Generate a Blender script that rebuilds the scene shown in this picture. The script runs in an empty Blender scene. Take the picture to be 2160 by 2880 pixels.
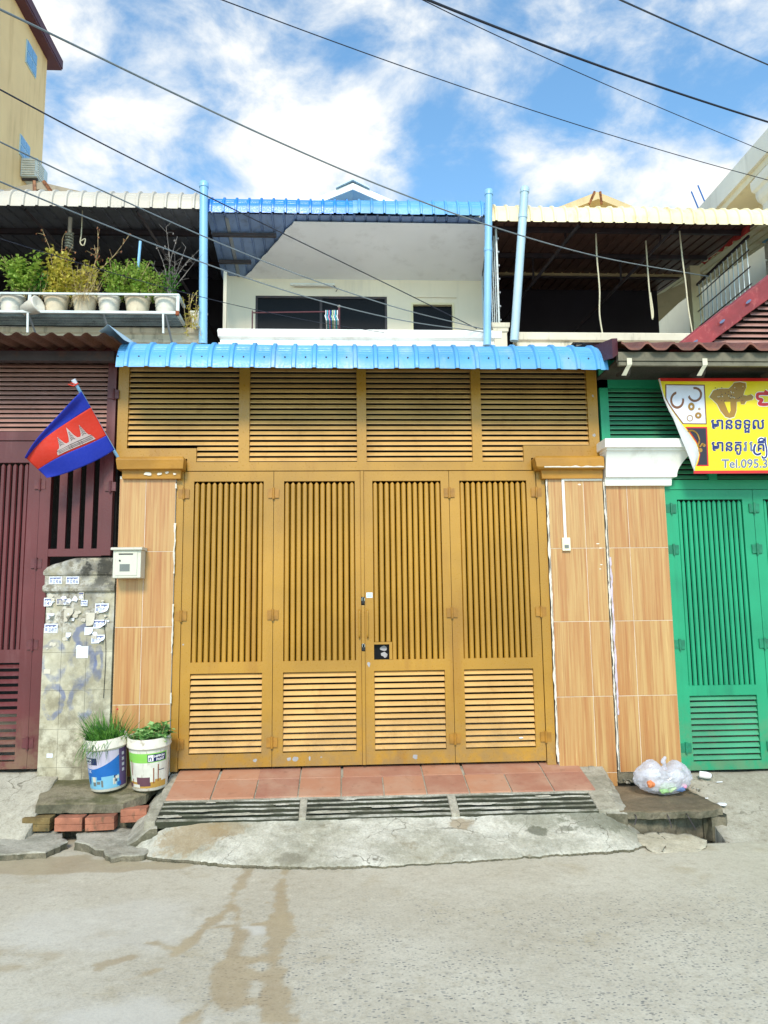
import bpy, bmesh, math, random
import numpy as np
from mathutils import Vector, Matrix, noise as mnoise

random.seed(7)
scene = bpy.context.scene
col = scene.collection
rad = math.radians

# ------------------------------------------------------------------ camera
cam_data = bpy.data.cameras.new('camera')
cam = bpy.data.objects.new('camera', cam_data)
col.objects.link(cam)
PITCH, YAW, ROLL = rad(7.684), rad(2.971), rad(-0.712)
fw = Vector((math.sin(YAW) * math.cos(PITCH), math.cos(YAW) * math.cos(PITCH), math.sin(PITCH)))
rt = Vector((math.cos(YAW), -math.sin(YAW), 0.0))
up = rt.cross(fw)
r2 = rt * math.cos(ROLL) + up * math.sin(ROLL)
u2 = up * math.cos(ROLL) - rt * math.sin(ROLL)
M = Matrix(((r2.x, u2.x, -fw.x, 0.0), (r2.y, u2.y, -fw.y, -6.2), (r2.z, u2.z, -fw.z, 1.55), (0, 0, 0, 1)))
cam.matrix_world = M
cam_data.sensor_fit = 'VERTICAL'
cam_data.sensor_height = 36.0
cam_data.lens = 27.02
cam_data.clip_end = 3000
cam_data.clip_start = 0.05
scene.camera = cam

# ------------------------------------------------------------------ sky, sun, exposure
SUN_EL, SUN_AZ = rad(38), rad(187)          # azimuth clockwise from +Y: behind the camera, a little to the left
EXPOSURE = 0.36
world = bpy.data.worlds.new('World')
scene.world = world
world.use_nodes = True
world.cycles.sampling_method = 'MANUAL'
world.cycles.sample_map_resolution = 512
wn, wl = world.node_tree.nodes, world.node_tree.links
wn.clear()


def node(nodes, t, **kw):
    n = nodes.new(t)
    for k, v in kw.items():
        if k in n.inputs.keys():
            n.inputs[k].default_value = v
        else:
            setattr(n, k, v)
    return n


w_out = wn.new('ShaderNodeOutputWorld')
w_bg = wn.new('ShaderNodeBackground')
w_bg.inputs['Strength'].default_value = 0.11
wl.new(w_bg.outputs[0], w_out.inputs[0])
w_sky = wn.new('ShaderNodeTexSky')
w_sky.sky_type = 'NISHITA'
w_sky.sun_disc = False
w_sky.sun_elevation = SUN_EL
w_sky.sun_rotation = SUN_AZ
w_sky.air_density = 1.0
w_sky.dust_density = 0.4
w_sky.ozone_density = 2.0
w_tc = wn.new('ShaderNodeTexCoord')


def wmath(op, a, b=None, c=None):
    n = wn.new('ShaderNodeMath')
    n.operation = op
    for i, v in enumerate((a, b, c)):
        if v is None:
            continue
        if isinstance(v, (int, float)):
            n.inputs[i].default_value = v
        else:
            wl.new(v, n.inputs[i])
    return n.outputs[0]


def wvec(op, a, b=None):
    n = wn.new('ShaderNodeVectorMath')
    n.operation = op
    for i, v in enumerate((a, b)):
        if v is None:
            continue
        if isinstance(v, (tuple, list)):
            n.inputs[i].default_value = v
        else:
            wl.new(v, n.inputs[i])
    return n


w_dir = wvec('NORMALIZE', w_tc.outputs['Generated']).outputs[0]
w_p = w_dir
w_n1 = node(wn, 'ShaderNodeTexNoise', Scale=8.0, Detail=7.0, Roughness=0.60, Distortion=0.2)
wl.new(wvec('MULTIPLY', w_p, (1.0, 1.0, 1.6)).outputs[0], w_n1.inputs['Vector'])
field = wmath('MULTIPLY', w_n1.outputs['Fac'], 1.0)
CLOUDS = [((-0.27, 0.77, 0.58), .20, .08), ((-0.24, 0.82, 0.52), .12, .05), ((-0.035, 0.835, 0.545), .12, .20),
          ((-0.06, 0.859, 0.505), .10, .14), ((-0.14, 0.79, 0.60), .14, .05), ((0.158, 0.791, 0.591), .07, .17),
          ((0.285, 0.725, 0.625), .10, .15), ((0.416, 0.692, 0.59), .08, .14), ((0.33, 0.80, 0.505), .09, .15),
          ((0.237, 0.82, 0.515), .06, .10), ((0.43, 0.77, 0.475), .09, .12),
          ((0.114, 0.835, 0.539), .08, -.18), ((0.25, 0.775, 0.582), .08, -.14), ((0.37, 0.744, 0.560), .10, -.12)]
for c, rr, amp in CLOUDS:
    d = wvec('DISTANCE', w_p, c).outputs['Value']
    mr = wn.new('ShaderNodeMapRange')
    mr.interpolation_type = 'SMOOTHERSTEP'
    wl.new(d, mr.inputs['Value'])
    mr.inputs['From Min'].default_value = rr * 1.25
    mr.inputs['From Max'].default_value = rr * 0.15
    mr.inputs['To Min'].default_value = 0.0
    mr.inputs['To Max'].default_value = amp
    field = wmath('ADD', field, mr.outputs[0])
w_cov = wn.new('ShaderNodeMapRange')
w_cov.interpolation_type = 'SMOOTHSTEP'
wl.new(field, w_cov.inputs['Value'])
w_cov.inputs['From Min'].default_value = 0.41
w_cov.inputs['From Max'].default_value = 0.76
w_cc = wn.new('ShaderNodeMix')
w_cc.data_type = 'RGBA'
wl.new(wmath('SUBTRACT', wmath('MULTIPLY', field, 1.6), 0.45), w_cc.inputs[0])
w_cc.inputs[6].default_value = (6.0, 6.6, 6.8, 1)
w_cc.inputs[7].default_value = (9.0, 8.7, 8.2, 1)
w_skyg = wn.new('ShaderNodeMix')
w_skyg.data_type = 'RGBA'
w_skyg.blend_type = 'MULTIPLY'
w_skyg.inputs[0].default_value = 1.0
wl.new(w_sky.outputs[0], w_skyg.inputs[6])
w_skyg.inputs[7].default_value = (1.6, 2.1, 2.1, 1)
w_mix = wn.new('ShaderNodeMix')
w_mix.data_type = 'RGBA'
wl.new(w_cov.outputs[0], w_mix.inputs[0])
wl.new(w_skyg.outputs[2], w_mix.inputs[6])
wl.new(w_cc.outputs[2], w_mix.inputs[7])
wl.new(w_mix.outputs[2], w_bg.inputs['Color'])

sun_data = bpy.data.lights.new('sun', 'SUN')
sun_data.energy = 2.7
sun_data.angle = rad(14)
sun_data.color = (1.0, 0.91, 0.76)
sun = bpy.data.objects.new('sun', sun_data)
col.objects.link(sun)
to_sun = Vector((math.sin(SUN_AZ) * math.cos(SUN_EL), math.cos(SUN_AZ) * math.cos(SUN_EL), math.sin(SUN_EL)))
sun.rotation_euler = to_sun.to_track_quat('Z', 'Y').to_euler()
sun.location = (0, -8, 12)

scene.view_settings.view_transform = 'Standard'
scene.view_settings.look = 'None'
scene.view_settings.gamma = 1.0
scene.view_settings.exposure = EXPOSURE
scene.view_settings.use_curve_mapping = False
scene.cycles.max_bounces = 5
scene.cycles.transparent_max_bounces = 8

# ------------------------------------------------------------------ materials
MATS = {}


def lin(r, g, b):
    f = lambda c: (c / 255 / 12.92) if c / 255 <= 0.04045 else ((c / 255 + 0.055) / 1.055) ** 2.4
    return (f(r), f(g), f(b), 1.0)


def mix_rgb(nt, fac, a, b, blend='MIX'):
    n = nt.nodes.new('ShaderNodeMix')
    n.data_type = 'RGBA'
    n.blend_type = blend
    for i, v in ((0, fac), (6, a), (7, b)):
        if isinstance(v, (int, float, tuple)):
            n.inputs[i].default_value = v
        else:
            nt.links.new(v, n.inputs[i])
    return n.outputs[2]


def noise_tex(nt, vec, scale, detail=4.0, rough=0.55, stretch=None):
    if stretch:
        m = nt.nodes.new('ShaderNodeMapping')
        m.inputs['Scale'].default_value = stretch
        nt.links.new(vec, m.inputs['Vector'])
        vec = m.outputs[0]
    n = node(nt.nodes, 'ShaderNodeTexNoise', Scale=scale, Detail=detail, Roughness=rough)
    nt.links.new(vec, n.inputs['Vector'])
    return n.outputs['Fac']


def ramp(nt, v, lo, hi, a=0.0, b=1.0):
    n = nt.nodes.new('ShaderNodeMapRange')
    n.interpolation_type = 'SMOOTHSTEP'
    nt.links.new(v, n.inputs['Value'])
    for k, q in (('From Min', lo), ('From Max', hi), ('To Min', a), ('To Max', b)):
        n.inputs[k].default_value = q
    return n.outputs[0]


def new_mat(name):
    m = bpy.data.materials.new(name)
    m.use_nodes = True
    nt = m.node_tree
    bsdf = nt.nodes['Principled BSDF']
    MATS[name] = m
    return m, nt, bsdf


def world_vec(nt):
    g = nt.nodes.new('ShaderNodeNewGeometry')
    return g.outputs['Position']


def bump(nt, bsdf, h, strength, dist):
    b = nt.nodes.new('ShaderNodeBump')
    b.inputs['Strength'].default_value = strength
    b.inputs['Distance'].default_value = dist
    nt.links.new(h, b.inputs['Height'])
    nt.links.new(b.outputs[0], bsdf.inputs['Normal'])


def paint(name, c, rough=0.45, var=0.10, scale=3.0, dirt=None, dirt_amt=0.25, metal=0.0, bump_s=0.0, spec=0.5, fine=60.0, streak=False, splash=0.0):
    """a painted or plain surface: base colour with mottling, patches of dirt and a little relief"""
    m, nt, b = new_mat(name)
    p = world_vec(nt)
    f1 = noise_tex(nt, p, scale, 3.0)
    dark = tuple(x * (1 - var * 1.8) for x in c[:3]) + (1,)
    light = tuple(min(1, x * (1 + var)) for x in c[:3]) + (1,)
    out = mix_rgb(nt, ramp(nt, f1, 0.3, 0.7), dark, light)
    if dirt:
        st = (1, 1, 0.12) if streak else (1, 1, 0.6)
        f2 = noise_tex(nt, p, scale * 3.3, 5.0, 0.65, st)
        out = mix_rgb(nt, ramp(nt, f2, 0.52, 0.72, 0.0, dirt_amt), out, dirt)
    if splash:
        sz = nt.nodes.new('ShaderNodeSeparateXYZ')
        nt.links.new(p, sz.inputs[0])
        sp = nt.nodes.new('ShaderNodeMath')
        sp.operation = 'MULTIPLY'
        nt.links.new(ramp(nt, noise_tex(nt, p, 7.0, 5.0, 0.68), 0.34, 0.62), sp.inputs[0])
        nt.links.new(ramp(nt, sz.outputs[2], 0.95, 0.38, 0.0, splash), sp.inputs[1])
        out = mix_rgb(nt, sp.outputs[0], out, lin(128, 108, 82))
    nt.links.new(out, b.inputs['Base Color'])
    f3 = noise_tex(nt, p, fine, 2.0)
    b.inputs['Metallic'].default_value = metal
    b.inputs['Specular IOR Level'].default_value = spec
    nt.links.new(ramp(nt, f3, 0.3, 0.7, max(0.05, rough - 0.08), min(1, rough + 0.10)), b.inputs['Roughness'])
    if splash:
        hs = nt.nodes.new('ShaderNodeMath')
        hs.operation = 'MULTIPLY_ADD'
        nt.links.new(f3, hs.inputs[0])
        hs.inputs[1].default_value = 0.05
        nt.links.new(f1, hs.inputs[2])
        bump(nt, b, hs.outputs[0], 0.35, 0.03)
    elif bump_s:
        bump(nt, b, f3, bump_s, 0.004)
    return m


def plain(name, c, rough=0.6, metal=0.0, spec=0.5):
    return paint(name, c, rough, 0.05, 6.0, metal=metal, spec=spec)


DIRT = lin(92, 78, 58)
MOSS = lin(52, 58, 36)
paint('gate_yellow', lin(174, 128, 42), 0.34, 0.11, 1.1, lin(140, 92, 30), 0.45, streak=True, splash=0.5, bump_s=0.06)
paint('louvre_sky_sheen', lin(208, 164, 100), 0.36, 0.10, 2.2, lin(160, 116, 60), 0.45, splash=0.3)  # gate paint lightened to stand for sky reflection on the slats
paint('cap_yellow', lin(172, 122, 40), 0.5, 0.10, 3.0, lin(140, 92, 36), 0.5, bump_s=0.4)
paint('maroon', lin(96, 38, 40), 0.42, 0.12, 1.4, lin(132, 84, 86), 0.4, streak=True, splash=0.6)
paint('hinge_ochre', lin(160, 112, 34), 0.4, 0.12, 12.0, lin(120, 72, 30), 0.4)
paint('hinge_maroon', lin(96, 44, 48), 0.45, 0.15, 12.0, lin(110, 62, 40), 0.6)
paint('hinge_green', lin(24, 124, 90), 0.45, 0.15, 12.0, lin(60, 90, 66), 0.5)
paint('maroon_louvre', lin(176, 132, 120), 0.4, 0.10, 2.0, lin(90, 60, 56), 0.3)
paint('green', lin(26, 148, 104), 0.42, 0.10, 1.3, lin(18, 112, 84), 0.45, streak=True, splash=0.35)
paint('green_louvre', lin(70, 150, 112), 0.4, 0.10, 2.0, lin(110, 128, 100), 0.35)
paint('white_stone', lin(236, 236, 230), 0.65, 0.03, 2.0, lin(190, 184, 172), 0.35, bump_s=0.15)
paint('white_wall', lin(242, 230, 206), 0.75, 0.03, 1.2, lin(205, 196, 180), 0.35, streak=True)
paint('soffit', lin(244, 243, 242), 0.8, 0.03, 1.0, lin(196, 192, 188), 0.3)
paint('parapet_white', lin(240, 240, 236), 0.6, 0.03, 1.6, lin(190, 186, 174), 0.4, streak=True)
paint('parapet_old', lin(222, 212, 190), 0.7, 0.06, 2.0, lin(120, 112, 92), 0.6, streak=True, bump_s=0.2)
paint('sheet_under', lin(122, 146, 184), 0.45, 0.12, 2.0, lin(80, 84, 92), 0.5)
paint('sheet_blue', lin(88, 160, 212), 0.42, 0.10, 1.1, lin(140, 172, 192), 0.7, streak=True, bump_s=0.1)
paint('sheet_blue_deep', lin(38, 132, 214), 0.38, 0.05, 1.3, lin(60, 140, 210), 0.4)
paint('sheet_beige', lin(188, 182, 170), 0.45, 0.05, 1.3, lin(190, 178, 156), 0.4, streak=True)
paint('sheet_cream', lin(238, 226, 184), 0.45, 0.05, 1.3, lin(206, 160, 92), 0.5)
paint('bounce_white', lin(236, 236, 232), 0.45, 0.06, 1.2, lin(160, 156, 150), 0.4)  # near-white so that the hidden roof throws light onto the soffit
paint('sheet_brown', lin(104, 74, 62), 0.5, 0.12, 3.0, lin(70, 56, 50), 0.5)
paint('sheet_grey', lin(128, 130, 138), 0.45, 0.12, 2.0, lin(70, 66, 66), 0.5)
paint('sheet_clear', lin(128, 150, 158), 0.3, 0.2, 3.0, lin(70, 86, 92), 0.6)
paint('pipe_blue', lin(138, 190, 228), 0.35, 0.04, 1.3, lin(170, 196, 210), 0.4, streak=True)
paint('pipe_faded', lin(176, 204, 218), 0.45, 0.05, 1.3, lin(214, 214, 200), 0.6, streak=True)
paint('dark_metal', lin(62, 54, 58), 0.5, 0.15, 3.0, lin(96, 60, 44), 0.5)
paint('grey_metal', lin(150, 156, 160), 0.4, 0.10, 3.0, lin(120, 96, 78), 0.3)
paint('pale_metal', lin(206, 216, 216), 0.45, 0.05, 3.0, lin(160, 120, 90), 0.4)
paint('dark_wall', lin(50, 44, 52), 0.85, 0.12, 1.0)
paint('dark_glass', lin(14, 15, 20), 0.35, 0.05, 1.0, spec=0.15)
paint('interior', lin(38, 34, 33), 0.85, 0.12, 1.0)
paint('brick_red', lin(166, 106, 82), 0.8, 0.16, 8.0, lin(96, 76, 56), 0.75, bump_s=0.5)
paint('brick_moss', lin(120, 100, 60), 0.85, 0.2, 10.0, MOSS, 0.9, bump_s=0.5)
paint('plaster', lin(226, 218, 204), 0.85, 0.08, 9.0, lin(170, 158, 140), 0.4, bump_s=0.4)
paint('mailbox', lin(208, 206, 190), 0.42, 0.03, 2.0, lin(176, 172, 152), 0.3)
plain('black', lin(14, 13, 14), 0.6)
plain('slot_grey', lin(112, 116, 112), 0.35)
plain('ivory', lin(222, 216, 190), 0.4)
plain('steel', lin(176, 176, 172), 0.22, 0.9)
paint('chip_grey', lin(160, 158, 160), 0.6, 0.08, 20.0)
plain('sticker', lin(222, 232, 244), 0.5)
plain('print_blue', lin(44, 62, 130), 0.6)
plain('paper', lin(226, 230, 240), 0.8)
plain('paper_old', lin(200, 192, 176), 0.9)
plain('flag_blue', lin(18, 44, 166), 0.7)
plain('flag_red', lin(200, 44, 20), 0.7)
plain('flag_white', lin(186, 168, 164), 0.8)
plain('flag_line', lin(66, 50, 52), 0.8)
plain('banner_yellow', lin(236, 212, 12), 0.38)
plain('banner_red', lin(202, 34, 30), 0.4)
plain('banner_back', lin(206, 206, 206), 0.5)
plain('banner_gold', lin(156, 116, 36), 0.4)
plain('banner_brown', lin(120, 74, 40), 0.4)
plain('banner_silver', lin(216, 216, 226), 0.4)
plain('banner_dark', lin(34, 30, 44), 0.4)
plain('banner_navy', lin(24, 38, 110), 0.4)
plain('banner_grey', lin(96, 108, 140), 0.4)
plain('white_edge', lin(240, 240, 244), 0.4)
paint('bucket_white', lin(214, 208, 194), 0.4, 0.06, 6.0, lin(128, 112, 86), 0.75)
plain('label_blue', lin(20, 100, 178), 0.4)
plain('label_lilac', lin(190, 184, 204), 0.4)
plain('label_violet', lin(92, 70, 116), 0.4)
plain('label_sky', lin(120, 180, 208), 0.4)
plain('label_navy', lin(22, 34, 84), 0.4)
plain('label_green', lin(132, 196, 84), 0.4)
paint('label_white', lin(214, 212, 200), 0.45, 0.06, 14.0, lin(120, 96, 60), 0.6, streak=True)
plain('label_sofa', lin(96, 62, 74), 0.45)
plain('label_ochre', lin(184, 142, 66), 0.45)
plain('soil', lin(60, 46, 34), 0.95)
plain('pot_white', lin(226, 220, 206), 0.5)
paint('pot_old', lin(212, 198, 172), 0.6, 0.08, 6.0, lin(160, 140, 110), 0.4)
plain('rust', lin(142, 76, 44), 0.85)
plain('barge_red', lin(176, 48, 54), 0.5)
paint('tile_red', lin(142, 44, 48), 0.5, 0.15, 5.0, lin(196, 110, 104), 0.5)
paint('roof_tile', lin(120, 72, 58), 0.6, 0.15, 6.0, lin(80, 66, 56), 0.6)
paint('shaded_wood', lin(58, 52, 46), 0.8, 0.2, 5.0, lin(40, 36, 32), 0.6)  # old wood darkened to hold the shade under the eave
paint('old_wood', lin(112, 108, 92), 0.8, 0.2, 5.0, lin(70, 66, 54), 0.6)
plain('bracket', lin(206, 202, 180), 0.7)
paint('yellow_block', lin(252, 206, 146), 0.75, 0.05, 0.6, lin(206, 160, 104), 0.45, streak=True)
paint('cream_block', lin(232, 222, 196), 0.8, 0.05, 0.8, lin(176, 164, 136), 0.4, streak=True)
paint('eave_maroon', lin(92, 44, 54), 0.6, 0.1, 1.0)
plain('window_blue', lin(120, 168, 206), 0.3)
paint('fibre_roof', lin(150, 138, 118), 0.8, 0.1, 1.2, lin(110, 98, 84), 0.5)
paint('beige_roof', lin(206, 184, 140), 0.8, 0.06, 1.2, lin(170, 146, 108), 0.4)
paint('pale_roof', lin(196, 216, 222), 0.6, 0.05, 1.2)
paint('grey_block', lin(226, 224, 216), 0.8, 0.06, 0.8, lin(160, 156, 146), 0.5, streak=True)
plain('cable_black', lin(30, 34, 48), 0.5)
plain('cable_grey', lin(120, 128, 130), 0.5)
plain('rope', lin(206, 198, 170), 0.8)
plain('bulb', lin(180, 176, 160), 0.4)
plain('cloth_red', lin(196, 70, 60), 0.8)
plain('cloth_cyan', lin(80, 180, 200), 0.8)
plain('lilac_smear', lin(206, 192, 206), 0.85)


def leaf_mat(name, c, c2):
    m, nt, b = new_mat(name)
    p = world_vec(nt)
    out = mix_rgb(nt, ramp(nt, noise_tex(nt, p, 14.0, 3.0), 0.35, 0.65), c, c2)
    nt.links.new(out, b.inputs['Base Color'])
    b.inputs['Roughness'].default_value = 0.5
    tr = nt.nodes.new('ShaderNodeBsdfTranslucent')
    nt.links.new(out, tr.inputs['Color'])
    mx = nt.nodes.new('ShaderNodeMixShader')
    mx.inputs[0].default_value = 0.3
    nt.links.new(b.outputs[0], mx.inputs[1])
    nt.links.new(tr.outputs[0], mx.inputs[2])
    nt.links.new(mx.outputs[0], nt.nodes['Material Output'].inputs[0])


leaf_mat('leaf_green', lin(118, 160, 56), lin(190, 210, 104))
leaf_mat('leaf_yellow', lin(178, 178, 62), lin(232, 216, 112))
leaf_mat('leaf_dark', lin(56, 110, 36), lin(104, 156, 60))
leaf_mat('leaf_mint', lin(92, 146, 72), lin(170, 212, 136))
leaf_mat('grass_blade', lin(40, 92, 30), lin(104, 156, 62))
leaf_mat('dry_stem', lin(160, 134, 92), lin(216, 196, 146))
leaf_mat('dry_leaf', lin(120, 70, 40), lin(176, 116, 70))
leaf_mat('twig_grey', lin(110, 104, 100), lin(164, 156, 148))


def wood_tile(name):
    m, nt, b = new_mat(name)
    tc = nt.nodes.new('ShaderNodeTexCoord')
    oi = nt.nodes.new('ShaderNodeObjectInfo')
    mp = nt.nodes.new('ShaderNodeVectorMath')
    mp.operation = 'MULTIPLY_ADD'
    nt.links.new(oi.outputs['Random'], mp.inputs[0])
    mp.inputs[1].default_value = (3.7, 9.1, 5.3)
    nt.links.new(tc.outputs['Object'], mp.inputs[2])
    v = mp.outputs[0]
    a = noise_tex(nt, v, 1.0, 4.0, 0.6, (20, 4, 0.7))
    c = noise_tex(nt, v, 1.0, 5.0, 0.65, (58, 4, 1.2))
    base = mix_rgb(nt, ramp(nt, a, 0.36, 0.64), lin(176, 124, 74), lin(190, 152, 98))
    base = mix_rgb(nt, ramp(nt, c, 0.47, 0.68, 0.0, 0.7), base, lin(158, 100, 56))
    base = mix_rgb(nt, ramp(nt, c, 0.40, 0.30, 0.0, 0.5), base, lin(216, 182, 122))
    nt.links.new(base, b.inputs['Base Color'])
    b.inputs['Roughness'].default_value = 0.32


wood_tile('wood_tile')


def terracotta():
    m, nt, b = new_mat('terracotta')
    p = world_vec(nt)
    oi = nt.nodes.new('ShaderNodeObjectInfo')
    base = mix_rgb(nt, oi.outputs['Random'], lin(158, 108, 90), lin(186, 132, 100))
    base = mix_rgb(nt, ramp(nt, noise_tex(nt, p, 4.0, 5.0, 0.65), 0.35, 0.7, 0.0, 0.6), base, lin(186, 150, 126))
    base = mix_rgb(nt, ramp(nt, noise_tex(nt, p, 14.0, 5.0, 0.7), 0.55, 0.75, 0.0, 0.5), base, lin(120, 84, 66))
    nt.links.new(base, b.inputs['Base Color'])
    b.inputs['Roughness'].default_value = 0.62
    bump(nt, b, noise_tex(nt, p, 60.0, 3.0), 0.2, 0.003)


terracotta()


def concrete(name, c, c2, stain, stain_amt=0.6, moss_amt=0.0, scale=4.0, bump_s=0.5, wet=False, pebbles=False, moss=None, cracks=0.0, spots=(), speck=1.0):
    m, nt, b = new_mat(name)
    p = world_vec(nt)
    f = noise_tex(nt, p, scale * 0.5, 4.0, 0.6)
    out = mix_rgb(nt, ramp(nt, f, 0.32, 0.68), c, c2)
    g = noise_tex(nt, p, scale * 1.7, 6.0, 0.68)
    out = mix_rgb(nt, ramp(nt, g, 0.54, 0.74, 0.0, stain_amt), out, stain)
    if moss_amt:
        h = noise_tex(nt, p, scale * 1.1, 6.0, 0.64, (0.8, 1.6, 1.0))
        out = mix_rgb(nt, ramp(nt, h, 0.44, 0.60, 0.0, moss_amt), out, moss or MOSS)
    fine = noise_tex(nt, p, 70.0, 4.0, 0.7)
    out = mix_rgb(nt, ramp(nt, fine, 0.40, 0.72, 0.0, 0.45 * speck), out, tuple(x * 0.5 for x in c[:3]) + (1,))
    mid = noise_tex(nt, p, 17.0, 4.0, 0.7)
    out = mix_rgb(nt, ramp(nt, mid, 0.50, 0.72, 0.0, 0.38 * speck), out, tuple(x * 0.55 for x in stain[:3]) + (1,))
    out = mix_rgb(nt, ramp(nt, mid, 0.46, 0.30, 0.0, 0.35 * speck), out, tuple(min(1, x * 1.25) for x in c2[:3]) + (1,))
    hgt = fine
    for sx_, sy_, sr, sc_, sa in spots:
        sd = nt.nodes.new('ShaderNodeVectorMath')
        sd.operation = 'MULTIPLY_ADD'
        nt.links.new(p, sd.inputs[0])
        sd.inputs[1].default_value = (1 / sr, 1.6 / sr, 0)
        sd.inputs[2].default_value = (-sx_ / sr, -sy_ * 1.6 / sr, 0)
        sl_ = nt.nodes.new('ShaderNodeVectorMath')
        sl_.operation = 'LENGTH'
        nt.links.new(sd.outputs[0], sl_.inputs[0])
        sn = nt.nodes.new('ShaderNodeMath')
        sn.operation = 'MULTIPLY_ADD'
        nt.links.new(mid, sn.inputs[0])
        sn.inputs[1].default_value = 1.7
        nt.links.new(sl_.outputs['Value'], sn.inputs[2])
        out = mix_rgb(nt, ramp(nt, sn.outputs[0], 1.85, 1.45, 0.0, sa), out, sc_)
    if cracks:
        cw = node(nt.nodes, 'ShaderNodeTexNoise', Scale=6.0, Detail=3.0)
        nt.links.new(p, cw.inputs['Vector'])
        cv = nt.nodes.new('ShaderNodeVectorMath')
        cv.operation = 'MULTIPLY_ADD'
        nt.links.new(cw.outputs['Color'], cv.inputs[0])
        cv.inputs[1].default_value = (0.28, 0.28, 0.0)
        nt.links.new(p, cv.inputs[2])
        ve = node(nt.nodes, 'ShaderNodeTexVoronoi', Scale=cracks)
        ve.feature = 'DISTANCE_TO_EDGE'
        nt.links.new(cv.outputs[0], ve.inputs['Vector'])
        ck = nt.nodes.new('ShaderNodeMath')
        ck.operation = 'MULTIPLY'
        nt.links.new(ramp(nt, ve.outputs['Distance'], 0.012, 0.002), ck.inputs[0])
        nt.links.new(ramp(nt, f, 0.45, 0.6, 0.0, 0.7), ck.inputs[1])
        out = mix_rgb(nt, ck.outputs[0], out, lin(84, 78, 62))
    if pebbles:
        at0 = nt.nodes.new('ShaderNodeAttribute')
        at0.attribute_name = 'pebble'
        vm = nt.nodes.new('ShaderNodeMapping')
        vm.inputs['Scale'].default_value = (52, 88, 50)
        wv = node(nt.nodes, 'ShaderNodeTexNoise', Scale=9.0, Detail=2.0)
        nt.links.new(p, wv.inputs['Vector'])
        ad = nt.nodes.new('ShaderNodeVectorMath')
        ad.operation = 'MULTIPLY_ADD'
        nt.links.new(wv.outputs['Color'], ad.inputs[0])
        ad.inputs[1].default_value = (0.05, 0.05, 0)
        nt.links.new(p, ad.inputs[2])
        nt.links.new(ad.outputs[0], vm.inputs['Vector'])
        vo = node(nt.nodes, 'ShaderNodeTexVoronoi', Scale=1.0, Randomness=1.0)
        nt.links.new(vm.outputs[0], vo.inputs['Vector'])
        sep = nt.nodes.new('ShaderNodeSeparateColor')
        nt.links.new(vo.outputs['Color'], sep.inputs[0])
        size = ramp(nt, sep.outputs[0], 0.10, 1.0, 0.0, 0.50)
        lt = nt.nodes.new('ShaderNodeMath')
        lt.operation = 'SUBTRACT'
        nt.links.new(size, lt.inputs[0])
        nt.links.new(vo.outputs['Distance'], lt.inputs[1])
        msk = ramp(nt, lt.outputs[0], 0.0, 0.10)
        mm = nt.nodes.new('ShaderNodeMath')
        mm.operation = 'MULTIPLY'
        nt.links.new(msk, mm.inputs[0])
        nt.links.new(at0.outputs['Fac'], mm.inputs[1])
        stone = mix_rgb(nt, sep.outputs[1], lin(116, 116, 112), lin(168, 164, 152))
        out = mix_rgb(nt, mm.outputs[0], out, stone)
    rough = None
    if wet:
        at = nt.nodes.new('ShaderNodeAttribute')
        at.attribute_name = 'wet'
        mud = mix_rgb(nt, ramp(nt, g, 0.35, 0.65), lin(150, 130, 96), lin(168, 150, 114))
        out = mix_rgb(nt, ramp(nt, at.outputs['Fac'], 0.0, 1.0, 0.0, 0.55), out, mud)
        at2 = nt.nodes.new('ShaderNodeAttribute')
        at2.attribute_name = 'pale'
        out = mix_rgb(nt, ramp(nt, at2.outputs['Fac'], 0.0, 1.0, 0.0, 0.55), out, lin(206, 204, 196))
        rough = ramp(nt, at.outputs['Fac'], 0.2, 1.0, 0.85, 0.42)
    nt.links.new(out, b.inputs['Base Color'])
    if rough:
        nt.links.new(rough, b.inputs['Roughness'])
    else:
        b.inputs['Roughness'].default_value = 0.85
    bump(nt, b, hgt, bump_s, 0.004)


concrete('street', lin(186, 178, 158), lin(202, 196, 178), lin(172, 158, 126), 0.6, 0.0, 1.6, 0.35, wet=True, pebbles=True, speck=0.8)
concrete('slab', lin(172, 167, 148), lin(208, 204, 190), lin(140, 128, 102), 0.7, 0.22, 3.2, 1.0, cracks=2.6, spots=[(-1.02, -.80, .26, lin(140, 114, 72), .6), (-.80, -.76, .16, lin(140, 116, 76), .5), (1.28, -.86, .09, lin(92, 92, 76), .8), (1.48, -.84, .05, lin(110, 108, 92), .7), (.78, -.78, .10, lin(146, 126, 96), .7), (-.35, -1.10, .12, lin(110, 104, 84), .6), (1.72, -.72, .30, lin(84, 86, 64), .65), (1.3, -.715, .25, lin(96, 96, 74), .5)])
concrete('street_patch', lin(184, 174, 150), lin(200, 192, 172), lin(150, 136, 104), 0.6, 0.1, 3.0, 0.8)
concrete('slab_edge', lin(96, 90, 74), lin(130, 122, 102), lin(60, 56, 42), 0.6, 0.5, 6.0, 1.0)
concrete('apron', lin(160, 154, 136), lin(186, 180, 164), lin(116, 106, 82), 0.65, 0.3, 4.0, 1.0)
concrete('grate', lin(146, 144, 128), lin(200, 198, 186), lin(90, 84, 64), 0.5, 0.75, 5.0, 0.9, moss=lin(74, 76, 56))
concrete('slot_shade_dirt', lin(40, 42, 30), lin(64, 64, 46), lin(30, 30, 22), 0.6, 0.7, 6.0, 0.9)  # slot shade painted into the bar sides, along with mossy dirt
concrete('trough', lin(44, 42, 34), lin(70, 66, 52), lin(30, 28, 22), 0.6, 0.6, 5.0, 0.9)
concrete('cover', lin(116, 106, 86), lin(140, 130, 106), lin(70, 62, 46), 0.7, 0.8, 3.0, 1.0, moss=lin(74, 74, 36))
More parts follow.
